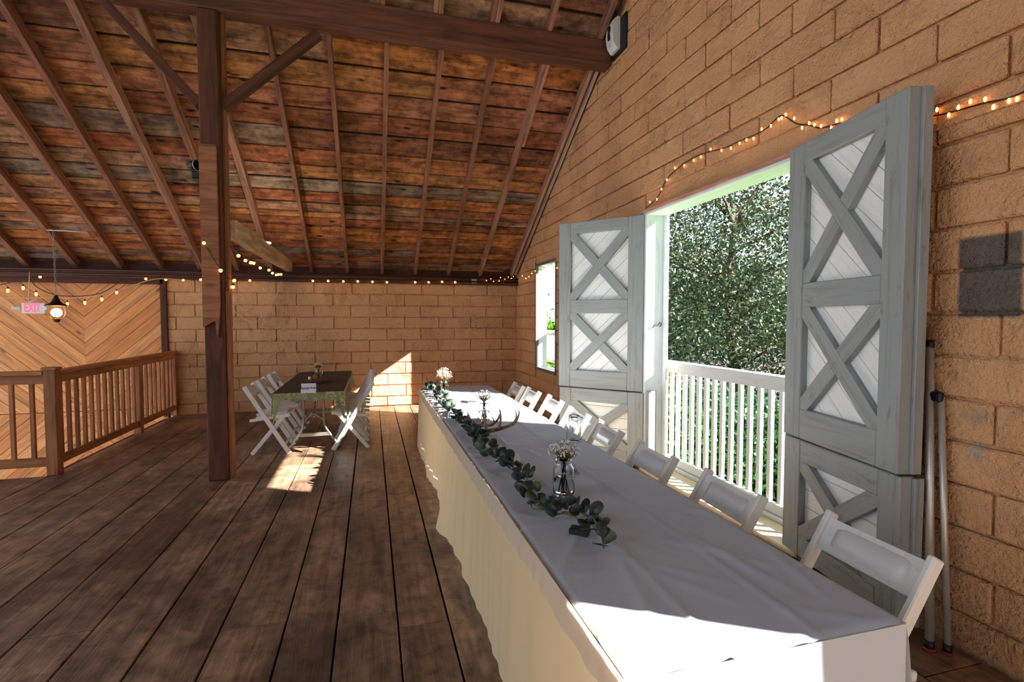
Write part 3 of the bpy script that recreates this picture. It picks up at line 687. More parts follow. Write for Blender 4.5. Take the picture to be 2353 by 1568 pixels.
# ------------------------------------------------------------------ folding chairs
def make_chair():
    r = empty('folding_chair')
    P = lambda n, l, w, t, c, x, y, m=M_chair, b=0.005: board(n, l, w, t, c, x, y, m, r, b)
    for s in (-1, 1):
        bar('leg', (-0.265, s * 0.205, 0.80), (0.205, s * 0.205, 0.0), 0.024, 0.052, (0, 1, 0), M_chair, r, 0.005)
        bar('leg', (0.16, s * 0.175, 0.46), (-0.205, s * 0.175, 0.0), 0.022, 0.045, (0, 1, 0), M_chair, r, 0.005)
    d = Vector((-0.47, 0, 0.80)).normalized()
    c = Vector((-0.222, 0, 0.722))
    # slightly curved backrest with a raised padded panel on its front
    bm = bmesh.new(); nx = 10
    def pt(i, j, k):
        yv = -0.193 + 0.386 * i / nx; bow = -0.016 * (1 - (2 * i / nx - 1) ** 2)
        q = c + d * (-0.066 + 0.132 * j); f = Vector((d.z, 0, -d.x))
        return q + f * (bow + (0.011 if k else -0.011)) + Vector((0, yv, 0))
    g = {(i, j, k): bm.verts.new(pt(i, j, k)) for i in range(nx + 1) for j in (0, 1) for k in (0, 1)}
    for i in range(nx):
        bm.faces.new((g[i, 0, 1], g[i + 1, 0, 1], g[i + 1, 1, 1], g[i, 1, 1])); bm.faces.new((g[i, 0, 0], g[i, 1, 0], g[i + 1, 1, 0], g[i + 1, 0, 0]))
        bm.faces.new((g[i, 1, 0], g[i, 1, 1], g[i + 1, 1, 1], g[i + 1, 1, 0])); bm.faces.new((g[i, 0, 0], g[i + 1, 0, 0], g[i + 1, 0, 1], g[i, 0, 1]))
    bm.faces.new([g[0, 0, 0], g[0, 0, 1], g[0, 1, 1], g[0, 1, 0]]); bm.faces.new([g[nx, 0, 0], g[nx, 1, 0], g[nx, 1, 1], g[nx, 0, 1]])
    bmesh.ops.recalc_face_normals(bm, faces=bm.faces[:])
    back = link('backrest', bm_mesh(bm, 'backrest'), M_chair, r, Matrix.Identity(4))
    f = Vector((d.z, 0, -d.x))
    pm = bmesh.new(); rows = []
    for i in range(nx + 1):
        yv = -0.150 + 0.300 * i / nx; e = abs(2 * i / nx - 1); bow = -0.016 * (1 - (yv / 0.193) ** 2)
        hh = 0.047 if e < 0.99 else 0.038
        th = 0.023 if e < 0.99 else 0.012
        rows.append([pm.verts.new(c + d * s2 * hh + f * (bow + t2) + Vector((0, yv, 0))) for s2, t2 in ((-1, 0.010), (-0.82, th), (0.82, th), (1, 0.010))])
    for a, b in zip(rows[:-1], rows[1:]):
        for j in range(3): pm.faces.new((a[j], b[j], b[j + 1], a[j + 1]))
    pm.faces.new(rows[0]); pm.faces.new(rows[-1][::-1]); bmesh.ops.recalc_face_normals(pm, faces=pm.faces[:])
    under(link('back_pad', bm_mesh(pm, 'back_pad', True), M_pad, r, Matrix.Identity(4)), back)
    # seat, tipped slightly back, with padded top
    sx = Vector((0.38, 0, 0.045)).normalized()
    seat = P('seat', 0.38, 0.36, 0.022, (0.03, 0, 0.445), sx, (0, 1, 0), M_chair, 0.008)
    under(P('seat_pad', 0.31, 0.29, 0.022, (0.035, 0, 0.462), sx, (0, 1, 0), M_pad, 0.011), seat)
    for s in (-1, 1): under(P('seat_rail', 0.44, 0.02, 0.035, (0.0, s * 0.185, 0.425), sx, (0, 1, 0)), seat)
    P('stretcher', 0.34, 0.02, 0.02, (-0.155, 0, 0.065), (0, 1, 0), (1, 0, 0)); P('stretcher', 0.39, 0.02, 0.03, (0.15, 0, 0.095), (0, 1, 0), (-1, 0, 0)); P('stretcher', 0.38, 0.02, 0.03, (-0.16, 0, 0.40), (0, 1, 0), (1, 0, 0))
    return r
def copy_tree(o, parent=None):
    c = o.copy(); COL.objects.link(c)
    c.parent = parent
    if parent is not None: c.matrix_parent_inverse = o.matrix_parent_inverse; c.matrix_basis = o.matrix_basis
    for ch in list(o.children): copy_tree(ch, c)
    return c
chair0 = make_chair(); used = [False]
def place_chair(x, y, rz, label, group):
    o = copy_tree(chair0) if used[0] else chair0
    used[0] = True
    o.location = (x, y, 0); o.rotation_euler = (0, 0, rz); props(o, label, 'chair', group); return o
g1 = 'folding chairs along the long white table'
# back post tops are about 0.26 behind the chair's centre
for (x, y, a, lb) in ((1.775, 1.43, 3, 'white folding chair closest to the viewer, before the large grey door'),
                      (1.665, 2.07, 4, 'second white folding chair from the leaning poles, before the balcony railing'),
                      (1.655, 2.73, 3, 'third white folding chair from the leaning poles, before the balcony railing'),
                      (1.685, 3.42, 5, 'fourth white folding chair from the leaning poles, backed by the sunlit door hinge'),
                      (1.70, 4.03, 2, 'fifth white folding chair, half in sunlight before the sunlit lower door leaf'),
                      (1.75, 4.75, 3, 'sixth white folding chair, in full sun beside the sunlit table'),
                      (1.73, 5.38, 2, 'seventh white folding chair, next to last before the far window'),
                      (1.70, 5.86, 2, 'eighth white folding chair, last of the row under the narrow window')):
    place_chair(x - 0.26, y, math.pi + math.radians(-a), lb, g1)
g2 = 'folding chairs at the camouflage table'
for (x, y, rz, lb) in ((-1.15, 6.65, 0, 'white folding chair at the camouflage table, nearest on the post side'),
                       (-1.15, 7.30, 1, 'white folding chair at the camouflage table, middle on the post side'),
                       (-1.14, 8.00, -1, 'white folding chair at the camouflage table, farthest on the post side'),
                       (-0.255, 6.65, 180, 'white folding chair at the camouflage table, nearest on the window side'),
                       (-0.25, 7.28, 179, 'white folding chair at the camouflage table, middle on the window side'),
                       (-0.25, 7.92, 181, 'white folding chair at the camouflage table, farthest on the window side')):
    place_chair(x, y, math.radians(rz), lb, g2)

# ------------------------------------------------------------------ long table cloth
TX0, TX1, TY0, TY1, TZ = 0.56, 1.41, 1.04, 6.25, 0.75
cloth = empty('tablecloth', (TX0, TY0, 0), 0, 'long white cloth draped to the floor over the head table', 'tablecloth')
def grid_mesh(fn, nu, nv, name, close=False):
    vs = [fn(i / nu, j / nv) for i in range(nu + 1) for j in range(nv + 1)]
    fs = [(i * (nv + 1) + j, (i + 1) * (nv + 1) + j, (i + 1) * (nv + 1) + j + 1, i * (nv + 1) + j + 1) for i in range(nu) for j in range(nv)]
    me = bpy.data.meshes.new(name); me.from_pydata([tuple(v) for v in vs], [], fs); me.update()
    me.polygons.foreach_set('use_smooth', [True] * len(me.polygons)); return me
W_, L_ = TX1 - TX0, TY1 - TY0
def ripple(u, v, s):
    return 0.55 * math.sin(u * 24 + 2.0 * math.sin(u * 7)) + 0.28 * math.sin(u * 47 + 1.3 + math.sin(u * 13)) + 0.17 * math.sin(u * 96 + v * 2)
wr = [(rng.uniform(0, W_), rng.uniform(0, L_), rng.uniform(0, math.pi), rng.uniform(0.08, 0.3), rng.uniform(0.0008, 0.0028)) for _ in range(110)]
def top(u, v):
    x, y = u * W_, v * L_
    z = TZ
    for yy_ in (0.87, 2.65, 4.1): z += 0.009 * math.exp(-((y - yy_ - 0.03 * math.sin(x * 5)) / 0.010) ** 2)     # cross creases
    for xx in (0.28, 0.56): z += 0.008 * math.exp(-((x - xx - 0.012 * math.sin(y * 3)) / 0.009) ** 2)               # long folds
    for wx_, wy_, a_, l_, h_ in wr:
        dx, dy = x - wx_, y - wy_
        if abs(dx) < 0.4 and abs(dy) < 0.4:
            p = dx * math.cos(a_) + dy * math.sin(a_); q = -dx * math.sin(a_) + dy * math.cos(a_)
            z += h_ * 2.6 * math.exp(-(p / l_) ** 2 - (q / 0.019) ** 2)
    ex = min(u, 1 - u) * W_; ey = min(v, 1 - v) * L_
    for e in (ex, ey):
        if e < 0.02: z -= 0.010 * (1 - e / 0.02) ** 2
    return (x, y, z)
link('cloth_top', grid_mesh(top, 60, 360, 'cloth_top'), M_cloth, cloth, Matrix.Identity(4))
# front drop: starts at the table edge, gathers towards the hem, lifts and kicks out near the middle
def front(u, v):
    y = v * L_; h = u
    zb = 0.02 + 0.03 * math.exp(-((y - 3.3) / 0.3) ** 2) + 0.012 * math.sin(v * 21)
    z = (TZ - 0.008) * (1 - h) + zb * h
    amp = 0.008 + 0.024 * h; k_ = min(1.0, max(0.0, (h - 0.10) * 3.0))
    x = -0.004 - 0.008 * h + amp * (ripple(v, 0, 0) * 0.55 - 0.25) * k_ + 0.006 * k_ * math.sin(v * 190 + 4 * math.sin(v * 23)) * (0.4 + 0.6 * math.sin(v * 11) ** 2) - 0.075 * h * h * math.exp(-((y - 2.75) / 0.16) ** 2) - 0.012 * h
    return (x, y, z)
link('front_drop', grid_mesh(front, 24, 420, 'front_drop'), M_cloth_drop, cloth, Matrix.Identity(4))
# second cloth layer: short darker overhang along the front edge
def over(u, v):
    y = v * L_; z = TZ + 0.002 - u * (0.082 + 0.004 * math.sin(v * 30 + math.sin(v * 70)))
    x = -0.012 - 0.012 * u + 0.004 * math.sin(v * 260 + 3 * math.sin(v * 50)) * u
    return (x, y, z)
link('overhang', grid_mesh(over, 5, 420, 'overhang'), cloth_mat('tan_cloth_overlay', (206, 190, 168), 0.25), cloth, Matrix.Identity(4))
def backd(u, v):
    y = v * L_; z = (TZ - 0.008) * (1 - u) + 0.53 * u
    return (W_ + 0.004 + (0.006 + 0.04 * u) * (0.5 * ripple(v, 1, 0) + 0.5) * min(1, u * 4), y, z)
link('rear_drop', grid_mesh(backd, 12, 300, 'rear_drop'), M_cloth, cloth, Matrix.Identity(4))
def endd(s):
    def f(u, v):
        x = v * W_; z = (TZ - 0.008) * (1 - u) + 0.03 * u
        off = 0.004 + (0.004 + 0.035 * u) * (0.5 * math.sin(v * 17 + 1) + 0.3 * math.sin(v * 41) + 0.6) * min(1, u * 3)
        return (x, -off if s < 0 else L_ + off, z)
    return f
link('end_drop', grid_mesh(endd(-1), 14, 80, 'end_drop'), M_cloth, cloth, Matrix.Identity(4)); link('end_drop', grid_mesh(endd(1), 14, 80, 'end_drop'), M_cloth, cloth, Matrix.Identity(4))

# ------------------------------------------------------------------ jars, flowers, antlers, cards, garland
def jar(loc, s, label, flowers, water=True, seed=0, group='glass mason jars'):
    R = random.Random(seed)
    r = empty('mason_jar', loc, R.uniform(0, 6), label, 'jar', group)
    k = s; outer = [(0.0, 0.002), (0.036, 0.0), (0.041, 0.006), (0.0425, 0.02), (0.0425, 0.105), (0.040, 0.122), (0.032, 0.136), (0.0305, 0.142), (0.034, 0.146), (0.034, 0.150), (0.0305, 0.153), (0.033, 0.156), (0.033, 0.160), (0.0305, 0.163), (0.0305, 0.172)]
    inner = [(0.0280, 0.172), (0.0280, 0.140), (0.0300, 0.134), (0.037, 0.121), (0.0398, 0.104), (0.0398, 0.02), (0.036, 0.008), (0.0, 0.008)]
    link('glass', lathe_mesh([(a * k * 1.16, b * k) for a, b in outer + inner], 28), M_glass, r, Matrix.Identity(4))
    if water:
        link('water', lathe_mesh([(0, 0.0085 * k), (0.0405 * k, 0.009 * k), (0.0452 * k, 0.022 * k), (0.0452 * k, 0.075 * k), (0, 0.075 * k)], 24), M_water, r, Matrix.Identity(4))
    if flowers:
        bm = bmesh.new(); heads = bmesh.new(); n, hgt, spread = flowers
        for i in range(n):
            a = R.uniform(0, 6.28); rr = spread * math.sqrt(R.random())
            b0 = Vector((math.cos(a + 2) * 0.02 * k, math.sin(a + 2) * 0.02 * k, 0.015)); m1 = Vector((math.cos(a) * 0.012 * k, math.sin(a) * 0.012 * k, 0.16 * k))
            tip = Vector((math.cos(a) * rr, math.sin(a) * rr, 0.165 * k + hgt * (0.45 + 0.55 * R.random()) * (1 - 0.35 * (rr / spread) ** 2)))
            if i % 8 == 0: tube_bm(bm, [b0, m1, (m1 + tip) / 2 + Vector((0, 0, 0.004)), tip], [0.0016, 0.0016, 0.0012, 0.0008], 4)
            else: tube_bm(bm, [m1 + Vector((0, 0, 0.01)), (m1 + tip) / 2 + Vector((R.uniform(-.01, .01), R.uniform(-.01, .01), 0)), tip], [0.0009, 0.0008, 0.0006], 3)
            bmesh.ops.create_icosphere(heads, subdivisions=1, radius=R.uniform(0.0026, 0.0048), matrix=Matrix.Translation(tip))
        st_ = link('stems', bm_mesh(bm, 'stems'), M_stem, r, Matrix.Identity(4)); st_['kind'] = 'stuff'
        link('blossoms', bm_mesh(heads, 'blossoms'), M_blossom, st_, Matrix.Identity(4))['kind'] = 'stuff'
    return r
TT = TZ + 0.003
jar((0.865, 2.23, TT), 1.03, 'clear jar of baby breath closest to the viewer, half full of water', (150, 0.085, 0.082), True, 3)
jar((1.317, 3.21, TT), 1.0, 'empty clear jar at the chair side of the long table', None, False, 4)
jar((0.878, 4.05, TT), 1.0, 'jar of baby breath behind the antler at the sunlight edge', (130, 0.085, 0.085), True, 5)
jar((0.735, 5.40, TT), 1.0, 'sunlit jar of white baby breath at the far table end', (170, 0.15, 0.085), True, 6)

def antler(loc, rz, s, label, flip=1):
    r = empty('antler', loc, rz, label, 'antler', 'shed antlers laid in the garland')
    main = [(0, 0, 0.012), (0.07, 0.012, 0.035), (0.15, 0.05, 0.05), (0.22, 0.12, 0.07), (0.24, 0.20, 0.11), (0.22, 0.26, 0.16)]
    tines = [[(0.06, 0.01, 0.03), (0.05, 0.02, 0.08), (0.03, 0.035, 0.13), (0.025, 0.03, 0.16)], [(0.14, 0.045, 0.05), (0.16, 0.03, 0.10), (0.165, 0.03, 0.16), (0.15, 0.035, 0.20)], [(0.21, 0.10, 0.065), (0.26, 0.10, 0.10), (0.285, 0.11, 0.16), (0.28, 0.115, 0.19)]]
    T = lambda q: Vector((q[0] * s, q[1] * s * flip, q[2] * s))
    def add(nm, p, r0):
        sp = smooth_path([T(q) for q in p], 6); n = len(sp)
        return tube(nm, sp, [r0 * s * (1 - 0.86 * (i / (n - 1)) ** 1.5) for i in range(n)], M_antler, r, 8)
    mb_ = add('main_beam', main, 0.017)
    for t in tines: under(add('tine', t, 0.012), mb_)
    return r
antler((0.66, 3.72, TT), math.radians(-14), 0.92, 'brown shed antler with upright tines in front of the jar', -1)
antler((0.72, 3.52, TT), math.radians(-30), 0.95, 'dark shed antler with curved tines pointing at the chairs')
antler((0.60, 5.98, TT), math.radians(20), 1.0, 'shed antler standing out at the far end of the garland')

def tent_card(loc, rz, w, h, label, text=None):
    r = empty('place_card', loc, rz, label, 'card')
    for s in (-1, 1):
        board('card_face', w, h, 0.0015, (0, s * h * 0.25, h * 0.43), (1, 0, 0), (0, -s * 0.5, 0.866), M_card, r, 0)
    if text:
        cu = bpy.data.curves.new('lettering', 'FONT'); cu.body = text; cu.size = h * 0.46; cu.align_x = 'CENTER'; cu.align_y = 'CENTER'; cu.shear = 0.35; cu.extrude = 0.0003
        to = bpy.data.objects.new('t', cu); COL.objects.link(to); dg = bpy.context.evaluated_depsgraph_get()
        me = bpy.data.meshes.new_from_object(to.evaluated_get(dg)); bpy.data.objects.remove(to)
        if me.materials: me.materials.clear()
        x = Vector((1, 0, 0)); y = Vector((0, 0.5, 0.866)); z = x.cross(y)
        M = frame(Vector((0, -h * 0.25, h * 0.45)) + z * 0.003, x, y)
        link('lettering', me, M_ink, r, M)
    return r
tent_card((0.965, 4.98, TT), math.radians(75), 0.12, 0.09, 'white folded card standing in sunlight on the long table')
tent_card((0.795, 2.83, TT), math.radians(20), 0.05, 0.05, 'tiny white folded card beside the garland')
tent_card((1.03, 2.56, TT), math.radians(80), 0.11, 0.09, 'folded card half hidden behind the nearest jar')

def leaf_mesh(k):
    bm = bmesh.new(); n = 14; R = random.Random(k)
    ring = []
    for i in range(n):
        a = 2 * math.pi * i / n; rr = 1.0 + 0.05 * math.sin(2 * a + k)
        x = rr * math.cos(a) + 1.0; y = rr * math.sin(a) * (0.92 + 0.05 * k)
        ring.append(bm.verts.new((x, y, 0.10 * ((x - 1) ** 2 * (0.5 + 0.3 * k) + y * y * 1.2) - 0.05 * x)))
    mid = [bm.verts.new((q, 0, -0.04 * q)) for q in (0.35, 1.0, 1.6)]
    cc = mid[1]
    for i in range(n): bm.faces.new((ring[i], ring[(i + 1) % n], cc))
    for v in (mid[0], mid[2]): bm.verts.remove(v)
    ex = bmesh.ops.extrude_face_region(bm, geom=bm.faces[:])
    for v in ex['geom']:
        if isinstance(v, bmesh.types.BMVert): v.co.z -= 0.03
    bmesh.ops.recalc_face_normals(bm, faces=bm.faces[:])
    return bm_mesh(bm, 'leaf', True)
LEAF = [leaf_mesh(k) for k in range(3)]
for l in LEAF: l.materials.append(M_euca)
gpts = [(0.64, 6.12), (0.68, 5.4), (0.665, 4.7), (0.67, 4.0), (0.685, 3.53), (0.67, 3.1), (0.70, 2.79), (0.735, 2.55), (0.705, 2.29), (0.665, 2.07), (0.72, 1.98), (0.79, 1.91), (0.82, 1.79), (0.785, 1.60)]
gar = empty('eucalyptus_garland', (gpts[0][0], gpts[0][1], TT), 0, 'silver dollar eucalyptus garland trailing along the long table edge', 'garland')
G0 = Vector((gpts[0][0], gpts[0][1], TT))
path = smooth_path([Vector((x, y, TT + 0.02)) - G0 for x, y in gpts], 14)
R = random.Random(11)
for off in (0.0, 0.02):
    q = [p + Vector((R.uniform(-0.012, 0.012) + off, R.uniform(-0.01, 0.01), R.uniform(-0.008, 0.012))) for p in (path[::4] if off == 0 else path[:-30:4])]
    tube('stem', smooth_path(q, 4), 0.0028, M_greenstem, gar, 6)
cum = [0.0]
for a, b in zip(path[:-1], path[1:]): cum.append(cum[-1] + (b - a).length)
tot = cum[-1]; NL = 290
for i in range(NL):
    t = (i + R.random()) / NL
    s = t * tot
    # denser between the antlers and the bend, sparse at the tip
    j = min(range(len(cum)), key=lambda k: abs(cum[k] - s)); p = path[j]
    tip = s > tot - 0.30
    an = R.uniform(0, 2 * math.pi); el = R.uniform(-0.15, 1.0)
    d = Vector((math.cos(an) * math.cos(el), math.sin(an) * math.cos(el), math.sin(el)))
    base = p + Vector((d.x * 0.015, d.y * 0.015, R.uniform(-0.005, 0.045)))
    sz = R.uniform(0.019, 0.034)
    sd = d.cross(Vector((R.uniform(-1, 1), R.uniform(-1, 1), R.uniform(0.2, 1.2)))).normalized()
    Mx = frame(base, d, sd) @ Matrix.Diagonal((sz, sz, sz, 1))
    zmin = min((Mx @ v.co).z for v in LEAF[i % 3].vertices)
    if zmin < 0.002: Mx = Matrix.Translation((0, 0, 0.002 - zmin)) @ Mx
    link('leaf', LEAF[i % 3], None, gar, Mx)
bx = board('battery_box', 0.075, 0.05, 0.022, (0.765, 1.80, TT + 0.012), (0.8, -0.6, 0), (0.6, 0.8, 0), M_black, None, 0.003); props(bx, 'small black battery box beneath the garland tip', 'battery box')

# ------------------------------------------------------------------ camouflage table
CTX0, CTX1, CTY0, CTY1, CTZ = -1.05, -0.31, 6.12, 8.5, 0.755
ct = empty('folding_table', ((CTX0 + CTX1) / 2, (CTY0 + CTY1) / 2, 0), 0, 'folding table with grey steel legs under a camouflage cloth', 'table')
cw, cl = CTX1 - CTX0, CTY1 - CTY0
board('tabletop', cw - 0.02, cl - 0.02, 0.04, (0, 0, CTZ - 0.03), (1, 0, 0), (0, 1, 0), M_plastic, ct, 0.01)
for s in (-1, 1):
    yb = s * (cl / 2 - 0.42)
    for q in (-1, 1):
        tube('leg', smooth_path([(q * 0.11, yb, CTZ - 0.05), (q * 0.115, yb, 0.45), (q * 0.12, yb, 0.30), (q * 0.17, yb, 0.20), (q * 0.30, yb + 0.0, 0.012)], 5), 0.0135, M_steel, ct, 10)
    board('leg_crossbar', 0.36, 0.02, 0.045, (0, yb, 0.185), (1, 0, 0), (0, 1, 0), M_steel, ct, 0.004)
    bar('leg_strut', (0.0, yb, 0.40), (0.0, yb - s * 0.45, CTZ - 0.06), 0.02, 0.02, (1, 0, 0), M_steel, ct)
    bar('leg_strut', (-0.11, yb, 0.36), (0.0, yb, 0.44), 0.012, 0.012, (0, 1, 0), M_steel, ct); bar('leg_strut', (0.11, yb, 0.36), (0.0, yb, 0.44), 0.012, 0.012, (0, 1, 0), M_steel, ct)
cc = empty('camouflage_tablecloth', (CTX0, CTY0, CTZ), 0, 'brown bark camouflage cloth with green hem on the folding table', 'tablecloth')
def ctop(u, v): return (u * cw, v * cl, -0.004 + 0.002 * math.sin(u * 20 + v * 7) * math.sin(v * 30) + 0.003)
link('cloth_top', grid_mesh(ctop, 20, 50, 'camo_top'), M_camo, cc, Matrix.Identity(4))
def cside(sgn):
    def f(u, v):
        drop = 0.30 * math.exp(-(v * cl / 0.22) ** 2) + 0.10 + 0.16 * math.exp(-((1 - v) * cl / 0.3) ** 2)
        x = (-0.006 if sgn < 0 else cw + 0.006) + sgn * (0.01 + 0.03 * u * (0.6 + 0.5 * math.sin(v * 22)))
        return (x, v * cl - 0.0, -u * drop)
    return f
link('side_drop', grid_mesh(cside(-1), 8, 60, 'camo_side'), M_camo2, cc, Matrix.Identity(4)); link('side_drop', grid_mesh(cside(1), 8, 60, 'camo_side'), M_camo2, cc, Matrix.Identity(4))
def cend(u, v):
    e = abs(2 * v - 1); drop = 0.085 + 0.01 * math.sin(v * 25) + 0.27 * max(0, (e - 0.76) / 0.24) ** 1.1
    return (v * cw * 1.02 - 0.01 * cw, -0.008 - 0.012 * u * (1 + math.sin(v * 30)) - 0.02 * u, -u * drop)
link('end_drop', grid_mesh(cend, 8, 60, 'camo_end'), M_camo2, cc, Matrix.Identity(4))
def cend2(u, v): return (v * cw, cl + 0.008 + 0.01 * u, -u * 0.12)
link('end_drop', grid_mesh(cend2, 4, 20, 'camo_end2'), M_camo2, cc, Matrix.Identity(4))
CT = CTZ + 0.003
sl = empty('wood_slice', (-0.675, 7.06, CT), 0, 'round bark edged wood slice on the camouflage cloth', 'wood slice')
bm = bmesh.new(); bmesh.ops.create_cone(bm, segments=28, radius1=0.145, radius2=0.14, depth=0.03, cap_ends=True, matrix=Matrix.Translation((0, 0, 0.015)))
for v in bm.verts: v.co.x *= 1 + 0.05 * math.sin(3 * math.atan2(v.co.y, v.co.x)); v.co.y *= 1 + 0.04 * math.sin(5 * math.atan2(v.co.y, v.co.x))
link('bark', bm_mesh(bm, 'bark'), M_bark, sl, Matrix.Identity(4))
link('face', lathe_mesh([(0, 0.0315), (0.128, 0.0315), (0.13, 0.029)], 28), M_logend, sl, Matrix.Identity(4))
jar((-0.67, 7.08, CT + 0.032), 1.0, 'jar with dry flowers on the wood slice', (60, 0.06, 0.055), False, 9)
lg = empty('log_piece', (-0.70, 6.99, CT + 0.032 + 0.042), 0, 'small round log piece leaning in front of the jar on the wood slice', 'log')
link('bark', lathe_mesh([(0, -0.02), (0.04, -0.02), (0.042, 0.0), (0.04, 0.02)], 18), M_bark, lg, frame((0, 0, 0), (1, 0, 0), (0, 0, 1)))
link('cut_face', lathe_mesh([(0, 0.0215), (0.036, 0.0215), (0.038, 0.0195)], 18), M_logend, lg, frame((0, 0, 0), (1, 0, 0), (0, 0, 1)))
vt = lathe_mesh([(0, 0.001), (0.022, 0.0), (0.022, 0.04), (0.018, 0.042), (0.0, 0.038)], 16)
props(link('votive_candle', vt, M_blossom, None, Matrix.Translation((-0.775, 7.07, CT + 0.032))), 'tiny cream votive candle on the wood slice', 'candle')
tent_card((-0.684, 6.10, CT), 0, 0.155, 0.115, 'white folded card with blue script on the camouflage table', 'Reserved')

# ------------------------------------------------------------------ leaning aluminium poles
pole = empty('tripod_poles', (2.62, 1.77, 0), 0, 'pair of aluminium poles with black clamp leaning beside the grey door', 'pole')
def pv(x, y, z): return (x - 2.62, y - 1.77, z)
tube('pole', [pv(2.55, 1.765, 0.04), pv(2.675, 1.90, 1.44)], 0.0185, M_alu, pole, 12)
tube('pole', [pv(2.60, 1.72, 0.04), pv(2.668, 1.835, 1.20)], 0.0145, M_alu, pole, 12)
tube('foot', [pv(2.55, 1.765, 0.0), pv(2.55, 1.765, 0.05)], 0.021, M_black, pole, 12); tube('foot', [pv(2.60, 1.72, 0.0), pv(2.60, 1.72, 0.05)], 0.018, M_black, pole, 12)
tube('foot_pad', [pv(2.55, 1.765, 0.001), pv(2.55, 1.765, 0.014)], 0.026, M_red, pole, 12); tube('foot_pad', [pv(2.60, 1.72, 0.001), pv(2.60, 1.72, 0.014)], 0.022, M_red, pole, 12)
tube('top_cap', [pv(2.6755, 1.898, 1.435), pv(2.677, 1.902, 1.475)], 0.018, M_black, pole, 12)
board('clamp', 0.075, 0.05, 0.035, pv(2.658, 1.858, 1.20), (0, 1, 0), (0, 0, 1), M_black, pole, 0.008)

# ------------------------------------------------------------------ alarm strobe on its black board
al = empty('alarm_strobe', (XR, 5.31, 4.71), 0, 'white alarm strobe on a black board high on the block wall', 'alarm')
board('back_board', 0.38, 0.34, 0.02, (-0.012, 0, 0), (0, 0, 1), (0, 1, 0), M_black, al, 0.003)
pts = [(-0.16, 0.0), (0.18, 0.0), (0.19, 0.03), (0.15, 0.075), (0.02, 0.095), (-0.10, 0.075), (-0.16, 0.03)]
link('housing', prism_mesh(pts, -0.085, 0.085, 'housing'), M_plastic, al, frame((-0.022, 0.05, 0.02), (0, 0, 1), (-1, 0, 0)))
board('lens', 0.15, 0.05, 0.02, (-0.115, 0.05, 0.05), (0, 0, 1), (0, 1, 0), M_black, al, 0.009); board('badge', 0.025, 0.03, 0.01, (-0.10, 0.05, -0.075), (0, 0, 1), (0, 1, 0), M_alu, al, 0.004)
tube('cable', [(-0.03, 0.05, 0.16), (-0.03, 0.04, 0.19), (-0.02, 0.0, 0.22)], 0.006, M_red, al, 6)

# ------------------------------------------------------------------ lantern, exit sign
LX, LY = -4.34, 8.80
ln = empty('pendant_lantern', (LX, LY, 1.53), 0, 'bronze pendant lantern with glass globe on a chain above the stairs', 'lantern')
link('cap', lathe_mesh([(0.012, 0.385), (0.02, 0.375), (0.03, 0.35), (0.05, 0.30), (0.075, 0.27), (0.135, 0.245), (0.135, 0.238), (0.09, 0.235), (0, 0.24)], 28), M_bronze, ln, Matrix.Identity(4))
link('globe', lathe_mesh([(0.085, 0.237), (0.098, 0.20), (0.108, 0.15), (0.105, 0.11), (0.085, 0.065), (0.05, 0.045)], 28), M_lglass, ln, Matrix.Identity(4))
link('finial', lathe_mesh([(0, 0.0), (0.025, 0.002), (0.036, 0.015), (0.036, 0.03), (0.05, 0.04), (0.05, 0.048), (0, 0.05)], 20), M_bronze, ln, Matrix.Identity(4))
for k in range(3):
    a = k * 2.1; tube('candle_bulb', smooth_path([(0.028 * math.cos(a), 0.028 * math.sin(a), 0.10), (0.03 * math.cos(a), 0.03 * math.sin(a), 0.135), (0.03 * math.cos(a), 0.03 * math.sin(a), 0.17)], 4), [0.006, 0.009, 0.011, 0.013, 0.014, 0.013, 0.010, 0.006, 0.002], M_filament, ln, 8)
bar_z = 2.84 - 1.53
for i in range(22):
    bm = bmesh.new(); z = 0.39 + (bar_z - 0.39) * (i + 0.5) / 22; hl = (bar_z - 0.39) / 44 * 1.25
    q = [(math.cos(t) * 0.011, 0, z + math.sin(t) * hl) for t in [2 * math.pi * k / 10 for k in range(11)]]
    tube_bm(bm, q, 0.0028, 5, False)
    o = link('chain_link', bm_mesh(bm, 'chain_link', True), M_steel, ln, Matrix.Rotation(math.pi / 2 * (i % 2), 4, 'Z'))
tube('hanger_rod', [(-0.12, 0, bar_z), (0.44, 0.02, bar_z - 0.01)], 0.008, M_plastic, ln, 8)
board('hanger_block', 0.10, 0.09, 0.03, (-0.14, 0.02, bar_z - 0.012), SL, XA, M_clad, ln); board('hanger_block', 0.10, 0.09, 0.03, (0.455, 0.03, bar_z - 0.022), SL, XA, M_clad, ln)
pl = bpy.data.lights.new('lantern_light', 'POINT'); pl.energy = 46; pl.color = (1.0, 0.62, 0.28); pl.shadow_soft_size = 0.06
po = bpy.data.objects.new('lantern_light', pl); COL.objects.link(po); po.parent = ln; po.location = (0, 0, 0.14)

